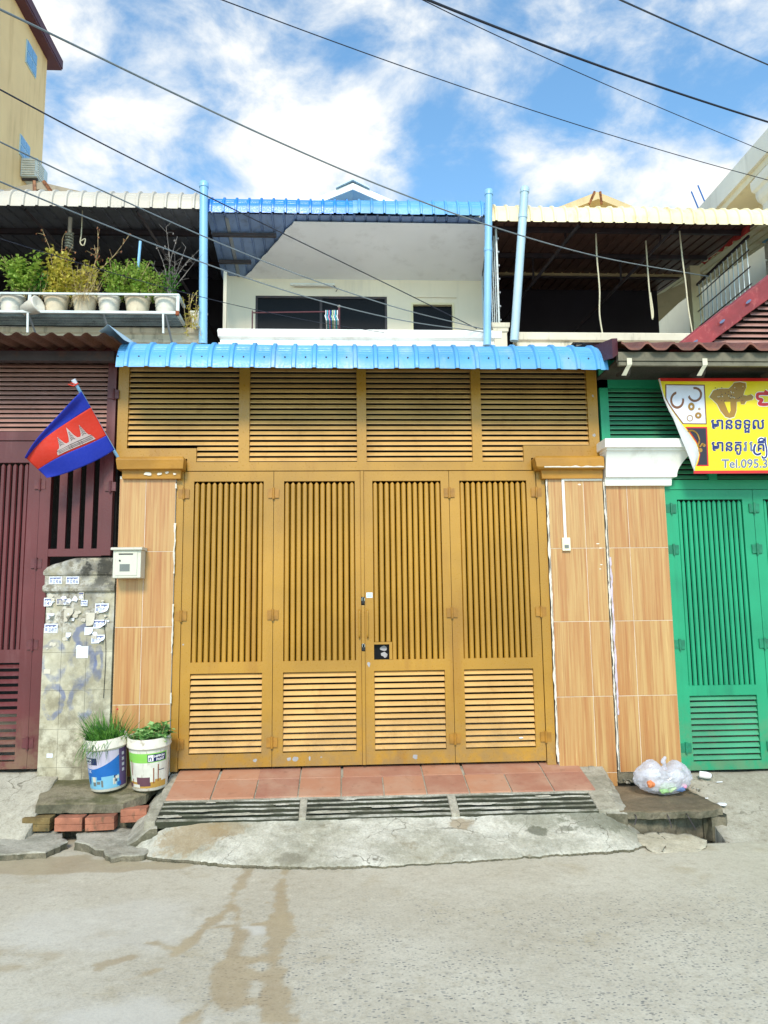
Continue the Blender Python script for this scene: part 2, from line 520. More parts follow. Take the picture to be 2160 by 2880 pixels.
concrete('cover_brown', lin(108, 96, 76), lin(132, 116, 92), lin(86, 72, 52), 0.6, 0.25, 3.0, 1.0)
concrete('ramp', lin(164, 156, 138), lin(182, 176, 160), lin(128, 116, 92), 0.6, 0.0, 3.0, 1.0, cracks=1.9)
concrete('patch', lin(158, 152, 136), lin(182, 178, 164), lin(110, 100, 78), 0.55, 0.35, 4.0, 1.0)
concrete('rubble', lin(130, 122, 104), lin(180, 174, 160), lin(70, 62, 46), 0.7, 0.4, 9.0, 1.0)


def stub_wall_mat():
    """cream tiles and plaster with torn paste, black mould near the top and blue graffiti stains"""
    m, nt, b = new_mat('stub_wall')
    p = world_vec(nt)
    sx = nt.nodes.new('ShaderNodeSeparateXYZ')
    nt.links.new(p, sx.inputs[0])
    z, x = sx.outputs[2], sx.outputs[0]
    base = mix_rgb(nt, ramp(nt, noise_tex(nt, p, 6.0, 6.0), 0.3, 0.7), lin(172, 164, 138), lin(200, 194, 172))
    # paste and torn paper above z 1.45
    tp = noise_tex(nt, p, 22.0, 9.0, 0.72)
    patchy = mix_rgb(nt, ramp(nt, tp, 0.38, 0.62), lin(124, 116, 100), lin(216, 212, 202))
    zone = ramp(nt, z, 1.36, 1.56)
    zn = nt.nodes.new('ShaderNodeMath')
    zn.operation = 'MULTIPLY'
    nt.links.new(zone, zn.inputs[0])
    nt.links.new(ramp(nt, noise_tex(nt, p, 7.0, 6.0, 0.6), 0.36, 0.55), zn.inputs[1])
    base = mix_rgb(nt, zn.outputs[0], base, patchy)
    # graffiti: faded blue brush ovals in two rows
    gw = node(nt.nodes, 'ShaderNodeTexNoise', Scale=9.0, Detail=4.0)
    nt.links.new(p, gw.inputs['Vector'])
    ga = nt.nodes.new('ShaderNodeVectorMath')
    ga.operation = 'MULTIPLY_ADD'
    nt.links.new(gw.outputs['Color'], ga.inputs[0])
    ga.inputs[1].default_value = (0.10, 0.0, 0.10)
    nt.links.new(p, ga.inputs[2])
    brk = ramp(nt, noise_tex(nt, p, 5.0, 6.0, 0.65), 0.36, 0.58, 0.0, 0.75)
    for gx, gzc, grx, grz, gwid in ((-2.25, 1.24, .085, .13, .30), (-2.03, 1.22, .085, .13, .42), (-2.24, .93, .075, .12, .26), (-2.03, .92, .08, .12, .34), (-2.03, 1.42, .05, .06, .6), (-1.90, 1.22, .03, .10, .5)):
        gm = nt.nodes.new('ShaderNodeVectorMath')
        gm.operation = 'MULTIPLY_ADD'
        nt.links.new(ga.outputs[0], gm.inputs[0])
        gm.inputs[1].default_value = (1 / grx, 0.0, 1 / grz)
        gm.inputs[2].default_value = (-(gx + .05) / grx, 0.0, -(gzc + .05) / grz)
        gl = nt.nodes.new('ShaderNodeVectorMath')
        gl.operation = 'LENGTH'
        nt.links.new(gm.outputs[0], gl.inputs[0])
        gs = nt.nodes.new('ShaderNodeMath')
        gs.operation = 'SUBTRACT'
        nt.links.new(gl.outputs['Value'], gs.inputs[0])
        gs.inputs[1].default_value = 1.0
        gb_ = nt.nodes.new('ShaderNodeMath')
        gb_.operation = 'ABSOLUTE'
        nt.links.new(gs.outputs[0], gb_.inputs[0])
        gk = nt.nodes.new('ShaderNodeMath')
        gk.operation = 'MULTIPLY'
        nt.links.new(ramp(nt, gb_.outputs[0], gwid, gwid * .45), gk.inputs[0])
        nt.links.new(brk, gk.inputs[1])
        base = mix_rgb(nt, gk.outputs[0], base, lin(98, 110, 148))
    # mould
    mo = nt.nodes.new('ShaderNodeMath')
    mo.operation = 'MULTIPLY'
    nt.links.new(ramp(nt, noise_tex(nt, p, 11.0, 9.0, 0.7), 0.40, 0.56), mo.inputs[0])
    mz = nt.nodes.new('ShaderNodeMath')
    mz.operation = 'MULTIPLY'
    nt.links.new(ramp(nt, z, 1.55, 1.95, 0.25, 1.0), mz.inputs[0])
    nt.links.new(ramp(nt, x, -2.30, -2.0, 0.25, 1.0), mz.inputs[1])
    nt.links.new(mz.outputs[0], mo.inputs[1])
    base = mix_rgb(nt, mo.outputs[0], base, lin(48, 46, 40))
    lowd = nt.nodes.new('ShaderNodeMath')
    lowd.operation = 'MULTIPLY'
    nt.links.new(ramp(nt, noise_tex(nt, p, 9.0, 8.0, 0.7), 0.42, 0.62), lowd.inputs[0])
    nt.links.new(ramp(nt, z, 1.5, 0.45, 0.15, 0.8), lowd.inputs[1])
    base = mix_rgb(nt, lowd.outputs[0], base, lin(112, 104, 82))
    nt.links.new(base, b.inputs['Base Color'])
    b.inputs['Roughness'].default_value = 0.75
    bump(nt, b, tp, 0.35, 0.004)


stub_wall_mat()


def bag_mat():
    m, nt, b = new_mat('bag_plastic')
    b.inputs['Base Color'].default_value = lin(226, 226, 236)
    b.inputs['Roughness'].default_value = 0.14
    tp = nt.nodes.new('ShaderNodeBsdfTransparent')
    tl = nt.nodes.new('ShaderNodeBsdfTranslucent')
    tl.inputs['Color'].default_value = lin(232, 232, 240)
    m1 = nt.nodes.new('ShaderNodeMixShader')
    m1.inputs[0].default_value = 0.4
    nt.links.new(b.outputs[0], m1.inputs[1])
    nt.links.new(tl.outputs[0], m1.inputs[2])
    m2 = nt.nodes.new('ShaderNodeMixShader')
    p = world_vec(nt)
    nt.links.new(ramp(nt, noise_tex(nt, p, 18.0, 4.0), 0.35, 0.7, 0.22, 0.52), m2.inputs[0])
    nt.links.new(m1.outputs[0], m2.inputs[1])
    nt.links.new(tp.outputs[0], m2.inputs[2])
    nt.links.new(m2.outputs[0], nt.nodes['Material Output'].inputs[0])


bag_mat()

# ------------------------------------------------------------------ mesh helpers
ABS = {}


class MB:
    def __init__(self):
        self.v, self.f, self.m = [], [], []
        self.slot = 0

    def add(self, vs, fs):
        o = len(self.v)
        self.v += [tuple(p) for p in vs]
        self.f += [tuple(i + o for i in f) for f in fs]
        self.m += [self.slot] * len(fs)
        return self

    def box(self, x0, x1, y0, y1, z0, z1):
        return self.add([(x0, y0, z0), (x1, y0, z0), (x1, y1, z0), (x0, y1, z0), (x0, y0, z1), (x1, y0, z1), (x1, y1, z1), (x0, y1, z1)],
                        [(0, 3, 2, 1), (4, 5, 6, 7), (0, 1, 5, 4), (1, 2, 6, 5), (2, 3, 7, 6), (3, 0, 4, 7)])

    def grid(self, rows, close=False):
        n, k = len(rows), len(rows[0])
        fs = []
        for i in range(n - 1):
            for j in range(k - 1 + (1 if close else 0)):
                a, b_ = i * k + j, i * k + (j + 1) % k
                fs.append((a, b_, b_ + k, a + k))
        return self.add([p for r in rows for p in r], fs)

    def loft(self, rings, cap=True):
        k = len(rings[0])
        self.grid(rings, True)
        if cap:
            self.add(rings[0], [tuple(range(k))[::-1]])
            self.add(rings[-1], [tuple(range(k))])
        return self

    def tube(self, pts, r, sides=6, cap=True):
        pts = [Vector(p) for p in pts]
        n = len(pts)
        rs = r if isinstance(r, (list, tuple)) else [r] * n
        rings = []
        ref = Vector((0.13, 0.21, 0.97))
        for i, p in enumerate(pts):
            t = (pts[min(i + 1, n - 1)] - pts[max(i - 1, 0)])
            t = t.normalized() if t.length > 1e-9 else Vector((0, 0, 1))
            if abs(t.dot(ref)) > 0.97:
                ref = Vector((0.98, 0.1, 0.15))
            a = t.cross(ref).normalized()
            b_ = t.cross(a)
            rings.append([tuple(p + (a * math.cos(q) + b_ * math.sin(q)) * rs[i]) for q in [2 * math.pi * s / sides for s in range(sides)]])
        return self.loft(rings, cap)

    def lathe(self, prof, c=(0, 0, 0), n=24):
        rings = []
        for r, z in prof:
            rings.append([(c[0] + r * math.cos(2 * math.pi * i / n), c[1] + r * math.sin(2 * math.pi * i / n), c[2] + z) for i in range(n)])
        return self.grid(rings, True)

    def prism(self, poly, y0, y1):
        """poly of (x, z), extruded along y"""
        k = len(poly)
        vs = [(x, y0, z) for x, z in poly] + [(x, y1, z) for x, z in poly]
        fs = [tuple(range(k)), tuple(range(2 * k - 1, k - 1, -1))]
        fs += [(i, i + k, (i + 1) % k + k, (i + 1) % k) for i in range(k)]
        return self.add(vs, fs)

    def prism_x(self, poly, x0, x1):
        """poly of (y, z), extruded along x"""
        k = len(poly)
        vs = [(x0, y, z) for y, z in poly] + [(x1, y, z) for y, z in poly]
        fs = [tuple(range(k - 1, -1, -1)), tuple(range(k, 2 * k))]
        fs += [(i, (i + 1) % k, (i + 1) % k + k, i + k) for i in range(k)]
        return self.add(vs, fs)

    def mesh(self, name, smooth=False):
        me = bpy.data.meshes.new(name)
        me.from_pydata(self.v, [], self.f)
        if any(self.m):
            me.polygons.foreach_set('material_index', self.m)
        if smooth:
            me.polygons.foreach_set('use_smooth', [True] * len(self.f))
        me.update()
        return me


def link(o, parent=None, loc=(0, 0, 0)):
    loc = Vector(loc)
    col.objects.link(o)
    ABS[o.name] = loc
    if parent is not None:
        o.parent = parent
        o.location = loc - ABS[parent.name]
    else:
        o.location = loc
    return o


def obj(name, mb, mats, parent=None, loc=(0, 0, 0), smooth=False, bevel=0.0, label=None, fix=False):
    me = mb if isinstance(mb, bpy.types.Mesh) else mb.mesh(name, smooth)
    if not me.materials:
        for mm in ([mats] if isinstance(mats, str) else mats):
            me.materials.append(MATS[mm])
    if fix:
        bm = bmesh.new()
        bm.from_mesh(me)
        bmesh.ops.recalc_face_normals(bm, faces=bm.faces)
        bm.to_mesh(me)
        bm.free()
    o = bpy.data.objects.new(name, me)
    link(o, parent, loc)
    if bevel:
        b = o.modifiers.new('bevel', 'BEVEL')
        b.width = bevel
        b.segments = 2
        b.limit_method = 'ANGLE'
    if label:
        o['label'] = label
    return o


def tag(o, label, cat, group=None):
    o['label'] = label
    o['category'] = cat
    if group:
        o['group'] = group
    return o


def thing(name, label, cat, loc=(0, 0, 0), group=None):
    o = bpy.data.objects.new(name, None)
    o.empty_display_size = 0.1
    link(o, None, loc)
    return tag(o, label, cat, group)


def struct(name, mb, mats, **kw):
    o = obj(name, mb, mats, **kw)
    o['kind'] = 'structure'
    return o


def nz(x, y=0.0, z=0.0):
    return mnoise.noise(Vector((x, y, z)))


def rough_mesh(o, amp, freq):
    """knock the vertices of a mesh about a little so that edges are not ruler straight"""
    for v in o.data.vertices:
        p = v.co * freq
        v.co += mnoise.noise_vector(p) * amp
    return o


def catmull(pts, per=6):
    P = [Vector(p) for p in pts]
    P = [P[0] * 2 - P[1]] + P + [P[-1] * 2 - P[-2]]
    out = []
    for i in range(1, len(P) - 2):
        for k in range(per):
            t = k / per
            a, b_, c, d = P[i - 1], P[i], P[i + 1], P[i + 2]
            out.append(0.5 * (2 * b_ + (c - a) * t + (2 * a - 5 * b_ + 4 * c - d) * t * t + (3 * b_ - a - 3 * c + d) * t ** 3))
    out.append(P[-2])
    return out


def text_mesh(s, size, align='LEFT', bold=0.0):
    cu = bpy.data.curves.new('lettering', 'FONT')
    cu.body = s
    cu.size = size
    cu.align_x = align
    cu.offset = bold
    cu.resolution_u = 3
    t = bpy.data.objects.new('lettering', cu)
    col.objects.link(t)
    dg = bpy.context.evaluated_depsgraph_get()
    me = bpy.data.meshes.new_from_object(t.evaluated_get(dg))
    bpy.data.objects.remove(t)
    bpy.data.curves.remove(cu)
    me.name = 'lettering'
    me.materials.clear()
    return me


def map_mesh(me, fn):
    for v in me.vertices:
        v.co = fn(v.co.x, v.co.y)
    me.update()
    return me

# ================================================================== GROUND
def seg_dist(px, py, ax, ay, bx, by):
    dx, dy = bx - ax, by - ay
    t = np.clip(((px - ax) * dx + (py - ay) * dy) / (dx * dx + dy * dy), 0, 1)
    return np.hypot(px - ax - t * dx, py - ay - t * dy)


def sm(a, b, v):
    t = np.clip((v - a) / (b - a), 0, 1)
    return t * t * (3 - 2 * t)


def build_street():
    xs = np.concatenate([[-600, -120, -40, -15, -7], np.arange(-4, 4.001, 0.022), [7, 15, 40, 120, 600]])
    ys = np.concatenate([[-600, -120, -40, -15, -8], np.arange(-4.4, 0.001, 0.022), [1, 3, 8, 20, 60, 200, 600]])
    X, Y = np.meshgrid(xs, ys)
    nx, ny = len(xs), len(ys)
    N1 = np.array([nz(x * 3.1, y * 3.1, 1.7) for x, y in zip(X.ravel(), Y.ravel())]).reshape(X.shape)
    N2 = np.array([nz(x * 9.0, y * 9.0, 4.2) for x, y in zip(X.ravel(), Y.ravel())]).reshape(X.shape)
    N3 = np.array([nz(x * 24.0, y * 24.0, 8.1) for x, y in zip(X.ravel(), Y.ravel())]).reshape(X.shape)
    N0 = np.array([nz(x * 0.9, y * 0.9, 11.3) for x, y in zip(X.ravel(), Y.ravel())]).reshape(X.shape)
    wob = N1 * 0.05 + N2 * 0.030 + N3 * 0.016
    Z = N0 * 0.010 + N1 * 0.004 + N2 * 0.0012
    near = (np.abs(X) < 4.2) & (Y > -4.6) & (Y < 0.1)
    Z = np.where(near, Z, 0)
    # the broken drain mouth beside the right hand cover
    hole = sm(0.06, -0.02, np.maximum(np.abs(X - 2.40) - 0.20, np.abs(Y + 0.72) - 0.10) + wob * 0.5)
    Z = Z - hole * 0.22
    # wet runs from the apron across the street
    runs = [(-.60, -1.05, -.635, -1.5, .030), (-.635, -1.5, -.62, -1.75, .022), (-.62, -1.75, -.70, -2.0, .045), (-.70, -2.0, -.78, -2.3, .040),
            (-.37, -1.08, -.375, -1.45, .030), (-.375, -1.45, -.36, -1.9, .042), (-.36, -1.9, -.33, -2.25, .060), (-.33, -2.25, -.31, -2.8, .07),
            (-.60, -1.75, -.53, -2.1, .030), (-.53, -2.1, -.52, -2.5, .060), (-.52, -2.5, -.48, -2.78, .11), (-.50, -2.45, -.33, -2.42, .085), (-.45, -2.55, -.34, -2.6, .07),
            (-.72, -2.05, -.40, -2.00, .030), (-.66, -1.62, -.42, -1.72, .012), (-.50, -2.7, -.62, -2.95, .05), (-.33, -2.6, -.28, -2.95, .045),
            (-.78, -2.28, -.95, -2.2, .02), (-1.0, -2.35, -1.12, -2.42, .04), (-.85, -2.50, -.95, -2.58, .035)]
    D = np.full(X.shape, 9.0)
    for ax, ay, bx, by, w in runs:
        D = np.minimum(D, seg_dist(X, Y, ax, ay, bx, by) - w)
    wet = sm(0.020, -0.016, D + 0.012 + wob * 0.95 + N3 * .012)
    # muddy pool under the left kerb
    pool = [(-2.6, -.92, -2.0, -.98, .12), (-2.0, -.96, -1.45, -.99, .14), (-1.5, -.99, -1.08, -1.02, .07), (-2.3, -.85, -1.8, -.85, .12)]
    D2 = np.full(X.shape, 9.0)
    for ax, ay, bx, by, w in pool:
        D2 = np.minimum(D2, seg_dist(X, Y, ax, ay, bx, by) - w)
    wet = np.maximum(wet, sm(0.03, -0.02, D2 + wob * 1.2))
    far = [(-2.2, -2.55, -1.5, -2.42, .09), (-1.9, -2.25, -1.35, -2.3, .05)]
    D3 = np.full(X.shape, 9.0)
    for ax, ay, bx, by, w in far:
        D3 = np.minimum(D3, seg_dist(X, Y, ax, ay, bx, by) - w)
    wet = np.maximum(wet, 0.75 * sm(0.05, -0.06, D3 + wob * 2.0))
    rd = [(2.0, -.98, 2.3, -1.0, .05), (2.05, -.85, 2.4, -.95, .04), (2.9, -1.0, 3.4, -1.05, .02)]
    D4 = np.full(X.shape, 9.0)
    for ax, ay, bx, by, w in rd:
        D4 = np.minimum(D4, seg_dist(X, Y, ax, ay, bx, by) - w)
    wet = np.maximum(wet, 0.55 * sm(0.06, -0.04, D4 + wob * 1.6))
    wet = np.maximum(wet, hole)
    pale = sm(0.1, -0.1, np.hypot((X + 1.2) / 1.5, Y + 2.0) - 0.35 + wob * 2.5) * 0.5
    pale = np.maximum(pale, sm(0.05, -0.05, np.hypot(X + .47, (Y + 2.08)) - 0.09 + wob) * 0.9)
    pale = np.maximum(pale, sm(0.1, -0.1, np.hypot((X + .9) / 2.0, Y + 2.9) - 0.2 + wob * 2.5) * 0.7)
    pale = pale * (1 - wet)
    peb = sm(-1.35, -1.9, Y + N0 * 0.45 + N1 * 0.25) * sm(-1.6, 0.4, X + N0 * 1.2 - (Y + 2.2) * 0.5) * (1 - pale) * (0.45 + 0.55 * sm(-0.25, 0.15, N1 + N0))
    peb = np.maximum(peb, 0.5 * sm(0.15, -0.2, np.hypot((X + 1.75) / 1.2, Y + 2.35) - 0.3 + wob * 2))
    faces = []
    for i in range(ny - 1):
        for j in range(nx - 1):
            a = i * nx + j
            faces.append((a, a + 1, a + 1 + nx, a + nx))
    me = bpy.data.meshes.new('street')
    me.from_pydata(np.stack([X.ravel(), Y.ravel(), Z.ravel()], -1).tolist(), [], faces)
    for nm, arr in (('wet', wet), ('pale', pale), ('pebble', peb)):
        at = me.attributes.new(nm, 'FLOAT', 'POINT')
        at.data.foreach_set('value', arr.ravel().astype(np.float32))
    me.polygons.foreach_set('use_smooth', [True] * len(faces))
    struct('street', me, 'street')


build_street()


def slab_poly(name, outline, ztop, thick, mat, step=0.04, jit=0.02, rings=9, relief=0.006, kind=None, seed=0.0, parent=None):
    P = []
    n = len(outline)
    for i in range(n):
        a, b_ = Vector(outline[i] + (0,)), Vector(outline[(i + 1) % n] + (0,))
        k = max(1, int((b_ - a).length / step))
        for s in range(k):
            p = a.lerp(b_, s / k)
            j = mnoise.noise_vector(Vector((p.x * 11 + seed, p.y * 11, seed))) * jit + mnoise.noise_vector(Vector((p.x * 34, p.y * 34, seed))) * jit * 0.5
            P.append((p.x + j.x, p.y + j.y))
    cx, cy = sum(p[0] for p in P) / len(P), sum(p[1] for p in P) / len(P)
    zt = lambda x, y: ztop(x, y) + nz(x * 7 + seed, y * 7, seed) * relief + nz(x * 25, y * 25, seed) * relief * 0.5
    mb = MB()
    lev = []
    lev.append([(x + nz(x * 30, y * 30, 3) * jit * .6, y + nz(x * 30, y * 30, 5) * jit * .6, zt(x, y) - thick) for x, y in P])
    lev.append([(x + nz(x * 40, y * 40, 9) * jit * .5, y + nz(x * 40, y * 40, 2) * jit * .5, zt(x, y) - thick * .45) for x, y in P])
    lev.append([(x, y, zt(x, y) - 0.006) for x, y in P])
    for k in range(rings):
        s = 1 - (k + (0.25 if k == 0 else 0)) / rings if k else 0.992
        ring = []
        for x, y in P:
            qx, qy = cx + (x - cx) * s, cy + (y - cy) * s
            ring.append((qx, qy, zt(qx, qy)))
        lev.append(ring)
    mb.grid(lev, True)
    mb.add(lev[-1], [tuple(range(len(P)))])
    mb.add(lev[0], [tuple(range(len(P)))[::-1]])
    for q in range(2 * len(P)):
        mb.m[q] = 1
    o = obj(name, mb, [mat, 'slab_edge'], parent=parent, smooth=False, fix=True)
    for p in o.data.polygons:
        p.use_smooth = abs(p.normal.z) > 0.6
    if kind:
        o['kind'] = kind
    return o


# ---- apron in front of the ochre gate: tiled step, drain, concrete toe
TH = 0.375                                    # threshold level


def z_tile(y):
    return TH + 0.235 * y                     # 13 degree slope, y negative outwards


def z_drain(y):
    return z_tile(-0.46) + 0.30 * (y + 0.46)


ap = MB()
rows = []
for i in range(13):
    t = i / 12
    y = 0.25 if i == 0 else 0.02 - 0.48 * (i - 1) / 11
    z = z_tile(min(y, 0.0)) - 0.004
    xl, xr = -1.335 + 0.01 * nz(y * 9), 2.02 - 0.12 * max(0, -y) / 0.7 + 0.012 * nz(y * 11, 3)
    rows.append([(xl, y, -0.05), (xl, y, z)] + [(xl + (xr - xl) * k / 40, y, z + 0.003 * nz(xl + k * .3, y * 9)) for k in range(1, 40)] + [(xr, y, z), (xr, y, -0.05)])
ap.grid(rows)
last = rows[-1]
ap.add([(p[0], p[1], p[2]) for p in last] + [(p[0], p[1], -0.05) for p in last],
       [(i, i + 1, i + 1 + len(last), i + len(last)) for i in range(len(last) - 1)])
pav = struct('pavement', ap, 'apron', fix=True)

TX = [-1.285, -.965, -.655, -.345, -.035, .275, .585, .895, 1.205, 1.515, 1.825]
for i in range(10):
    for (ya, yb) in ((-.445, -.165), (-.155, 0.03)):
        x0, x1 = TX[i] + 0.005, TX[i + 1] - 0.005
        if yb > 0 and True:
            x0 += 0.012 * math.sin(i * 2.1)
        cx, cy = (x0 + x1) / 2, (ya + yb) / 2
        mb = MB()
        hw, hd = (x1 - x0) / 2, (yb - ya) / 2
        mb.add([(sx * hw, sy * hd, z_tile(cy + sy * hd) - z_tile(cy) + zz) for zz in (-0.006, 0.006) for sx, sy in ((-1, -1), (1, -1), (1, 1), (-1, 1))],
               [(0, 3, 2, 1), (4, 5, 6, 7), (0, 1, 5, 4), (1, 2, 6, 5), (2, 3, 7, 6), (3, 0, 4, 7)])
        nm = 'terracotta' if i != 9 else 'terracotta'
        obj('tile', mb, nm, pav, (cx, cy, z_tile(cy)), bevel=0.002)

# trough below the gratings and the kerbs round it
tr = MB()
tr.box(-1.33, 1.86, -.70, -.462, 0.02, 0.06)
obj('drain_trough', tr, 'trough', pav)
kb = MB()
for x0, x1 in ((-1.36, -1.285), (-.325, -.275), (.725, .785), (1.755, 1.90)):
    y0, y1 = -.715, -.465
    kb.add([(x0, y0, .05), (x1, y0, .05), (x1, y1, .05), (x0, y1, .05), (x0, y0, z_drain(y0) + .004), (x1, y0, z_drain(y0) + .004), (x1, y1, z_drain(y1) + .004), (x0, y1, z_drain(y1) + .004)],
           [(0, 3, 2, 1), (4, 5, 6, 7), (0, 1, 5, 4), (1, 2, 6, 5), (2, 3, 7, 6), (3, 0, 4, 7)])
rough_mesh(obj('drain_divider', kb, 'apron', pav, bevel=0.008), 0.004, 20)
GL = ['mossy concrete drain grating, leftmost of the three before the ochre gate',
      'middle concrete drain grating of the three before the ochre gate',
      'concrete drain grating with a dark mossy lip, rightmost of the three']
for gi, (x0, x1) in enumerate(((-1.283, -.327), (-.273, .723), (.787, 1.753))):
    g = thing('drain_grating', GL[gi], 'drain grating', ((x0 + x1) / 2, -.58, z_drain(-.58) - .05), 'drain gratings along the apron')
    ybs = [(-.482, -.468), (-.535, -.513), (-.592, -.570), (-.650, -.628), (-.712, -.682)]
    for bi, (ya, yb) in enumerate(ybs):
        mb = MB()
        nseg = 24
        rr = []
        for k in range(nseg + 1):
            x = x0 + (x1 - x0) * k / nseg
            w = 0.004 * nz(x * 8, bi * 3.1, gi)
            h = 0.004 * nz(x * 6, bi * 1.7, gi + 5) - 0.003
            rr.append([(x, ya + w, z_drain(ya) - .045), (x, yb + w, z_drain(yb) - .045), (x, yb + w, z_drain(yb) + h), (x, ya + w, z_drain(ya) + h)])
        mb.loft(rr)
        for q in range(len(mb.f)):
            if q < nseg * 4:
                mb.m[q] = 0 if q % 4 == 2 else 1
        obj('bar', mb, ['grate', 'slot_shade_dirt'], g, fix=True)
    for k in (0.0, 0.33, 0.67, 1.0):
        x = x0 + (x1 - x0) * k
        xa = min(max(x - 0.02, x0), x1 - 0.04)
        mb = MB().box(xa, xa + .04, -.70, -.475, z_drain(-.6) - .06, z_drain(-.70) - .012)
        obj('cross_bar', mb, 'grate', g)

def interp(pts, x):
    for (xa, ya), (xb, yb_) in zip(pts, pts[1:]):
        if xa <= x <= xb:
            t = (x - xa) / (xb - xa)
            return ya + (yb_ - ya) * t
    return pts[0][1] if x < pts[0][0] else pts[-1][1]


FRONT = [(-1.46, -.74), (-1.40, -.80), (-1.30, -.87), (-1.17, -.93), (-.97, -.99), (-.7, -1.09), (-.43, -1.15), (-.1, -1.19), (.23, -1.2), (.6, -1.17), (1.03, -1.12), (1.4, -1.07), (1.7, -1.04), (1.86, -1.0), (1.97, -.93), (2.02, -.84), (2.035, -.78)]
rows = []
NX, NY = 420, 44
for i in range(NX + 1):
    x = -1.46 + (2.035 + 1.46) * i / NX
    yf = interp(FRONT, x) + .014 * nz(x * 5, 1) + .024 * (nz(x * 11, 2) - .3 * abs(nz(x * 19, 5))) + .016 * nz(x * 33, 3) + .008 * nz(x * 80, 4)
    yb_ = -.712 if -1.3 < x < 1.9 else -.712 + .02 * nz(x * 9)
    row = []
    for j in range(NY + 1):
        t = j / NY
        y = yb_ + (yf - yb_) * t
        edge = max(0, min(1, min(x + 1.46, 2.035 - x) / .25))
        zb_ = .03 + (.146 - .05 * max(0, -1.0 - x) / .4) * edge ** .7
        z = zb_ + (.020 - zb_) * t ** .9
        z += (.006 * nz(x * 4, y * 4, 1) + .004 * nz(x * 13, y * 13, 2) + .002 * nz(x * 40, y * 40, 3)) * (1 if t < .98 else .3)
        if t > .93:
            z -= .004 * ((t - .93) / .07) ** 2
        row.append((x, y, z))
    row.append((x + .004 * nz(x * 60), yf - .002 + .005 * nz(x * 50, 9), min(row[-1][2] - .012, .012)))
    row.append((x, yf + .012, -.03))
    rows.append(row)
mb = MB()
nv = NY + 3
fs, ms = [], []
for i in range(NX):
    for j in range(nv - 1):
        a = i * nv + j
        fs.append((a, a + nv, a + nv + 1, a + 1))
        ms.append(1 if j >= NY else 0)
mb.v, mb.f, mb.m = [p for r in rows for p in r], fs, ms
toe_o = struct('pavement_toe', mb, ['slab', 'slab_edge'], fix=True)
for p in toe_o.data.polygons:
    p.use_smooth = p.material_index == 0
# rough mortar fillets down both flanks of the apron, and silt lying on the gratings
slab_poly('broken_concrete', [(-1.262, -.04), (-1.36, -.03), (-1.43, -.25), (-1.50, -.50), (-1.52, -.68), (-1.40, -.74), (-1.27, -.72), (-1.268, -.40)], lambda x, y: (TH + .30 * y) - max(0, -1.31 - x) * .75 + .004, .16, 'patch', .025, .02, 8, .012, 'structure', 21.0)
slab_poly('broken_concrete', [(1.90, -.03), (2.03, -.04), (2.01, -.30), (1.98, -.62), (1.955, -.74), (1.80, -.735), (1.79, -.50), (1.84, -.46)], lambda x, y: (TH + .275 * y) - max(0, x - 1.93) * .35 + .002, .14, 'patch', .025, .014, 8, .006, 'structure', 23.0)
random.seed(44)
SILT = [(-1.02, -.60, .16, .018), (-.72, -.655, .24, .02), (-.45, -.545, .07, .012), (-.95, -.50, .05, .010), (.02, -.505, .07, .01), (.30, -.60, .22, .018), (.52, -.65, .20, .02), (-.10, -.655, .18, .02), (.60, -.54, .09, .012),
        (.95, -.60, .14, .016), (1.42, -.52, .07, .012), (1.15, -.66, .22, .02), (1.62, -.53, .10, .012), (-1.2, -.66, .10, .02)]
for (x, y, w, h) in SILT:
    n = 18
    vs = []
    for q in range(n):
        a = 2 * math.pi * q / n
        r = random.uniform(.6, 1.1)
        yy = y + math.sin(a) * h * r
        vs.append((x + math.cos(a) * w * r, yy, z_drain(yy) + .0045))
    obj('silt', MB().add(vs, [tuple(range(n))]), 'slab', pav)
zlp = lambda x, y: 0.055 + (y + .6) * 0.08
slab_poly('broken_concrete', [(-2.75, -.40), (-2.46, -.36), (-2.02, -.39), (-1.9, -.6), (-1.97, -.80), (-2.2, -.83), (-2.5, -.82), (-2.8, -.8)], zlp, 0.06, 'patch', 0.03, 0.03, 8, 0.008, 'structure', 5.0)
slab_poly('broken_concrete', [(-1.88, -.46), (-1.72, -.38), (-1.43, -.40), (-1.27, -.66), (-1.30, -.88), (-1.52, -.92), (-1.60, -.80), (-1.83, -.62)], zlp, 0.06, 'patch', 0.03, 0.03, 8, 0.008, 'structure', 9.0)


def ramp_mesh(x0, x1, prof, jitter, name, mat, edge_in=None):
    rows = []
    ny = 40
    for i in range(ny + 1):
        s = i / ny * (len(prof) - 1)
        k = min(int(s), len(prof) - 2)
        f = s - k
        y = prof[k][0] + (prof[k + 1][0] - prof[k][0]) * f
        z = prof[k][1] + (prof[k + 1][1] - prof[k][1]) * f
        xa = x0 + (edge_in(y) if (edge_in and jitter < 0) else 0) + 0.015 * nz(y * 14, 2.0)
        xb = x1 + (edge_in(y) if (edge_in and jitter > 0) else 0) + 0.015 * nz(y * 14, 7.0)
        row = [(xa, y, -0.05)]
        for j in range(49):
            x = xa + (xb - xa) * j / 48
            row.append((x, y, z + 0.007 * nz(x * 5, y * 5) + 0.004 * nz(x * 19, y * 19, 4)))
        row.append((xb, y, -0.05))
        rows.append(row)
    mb = MB().grid(rows)
    return struct(name, mb, mat, smooth=False)


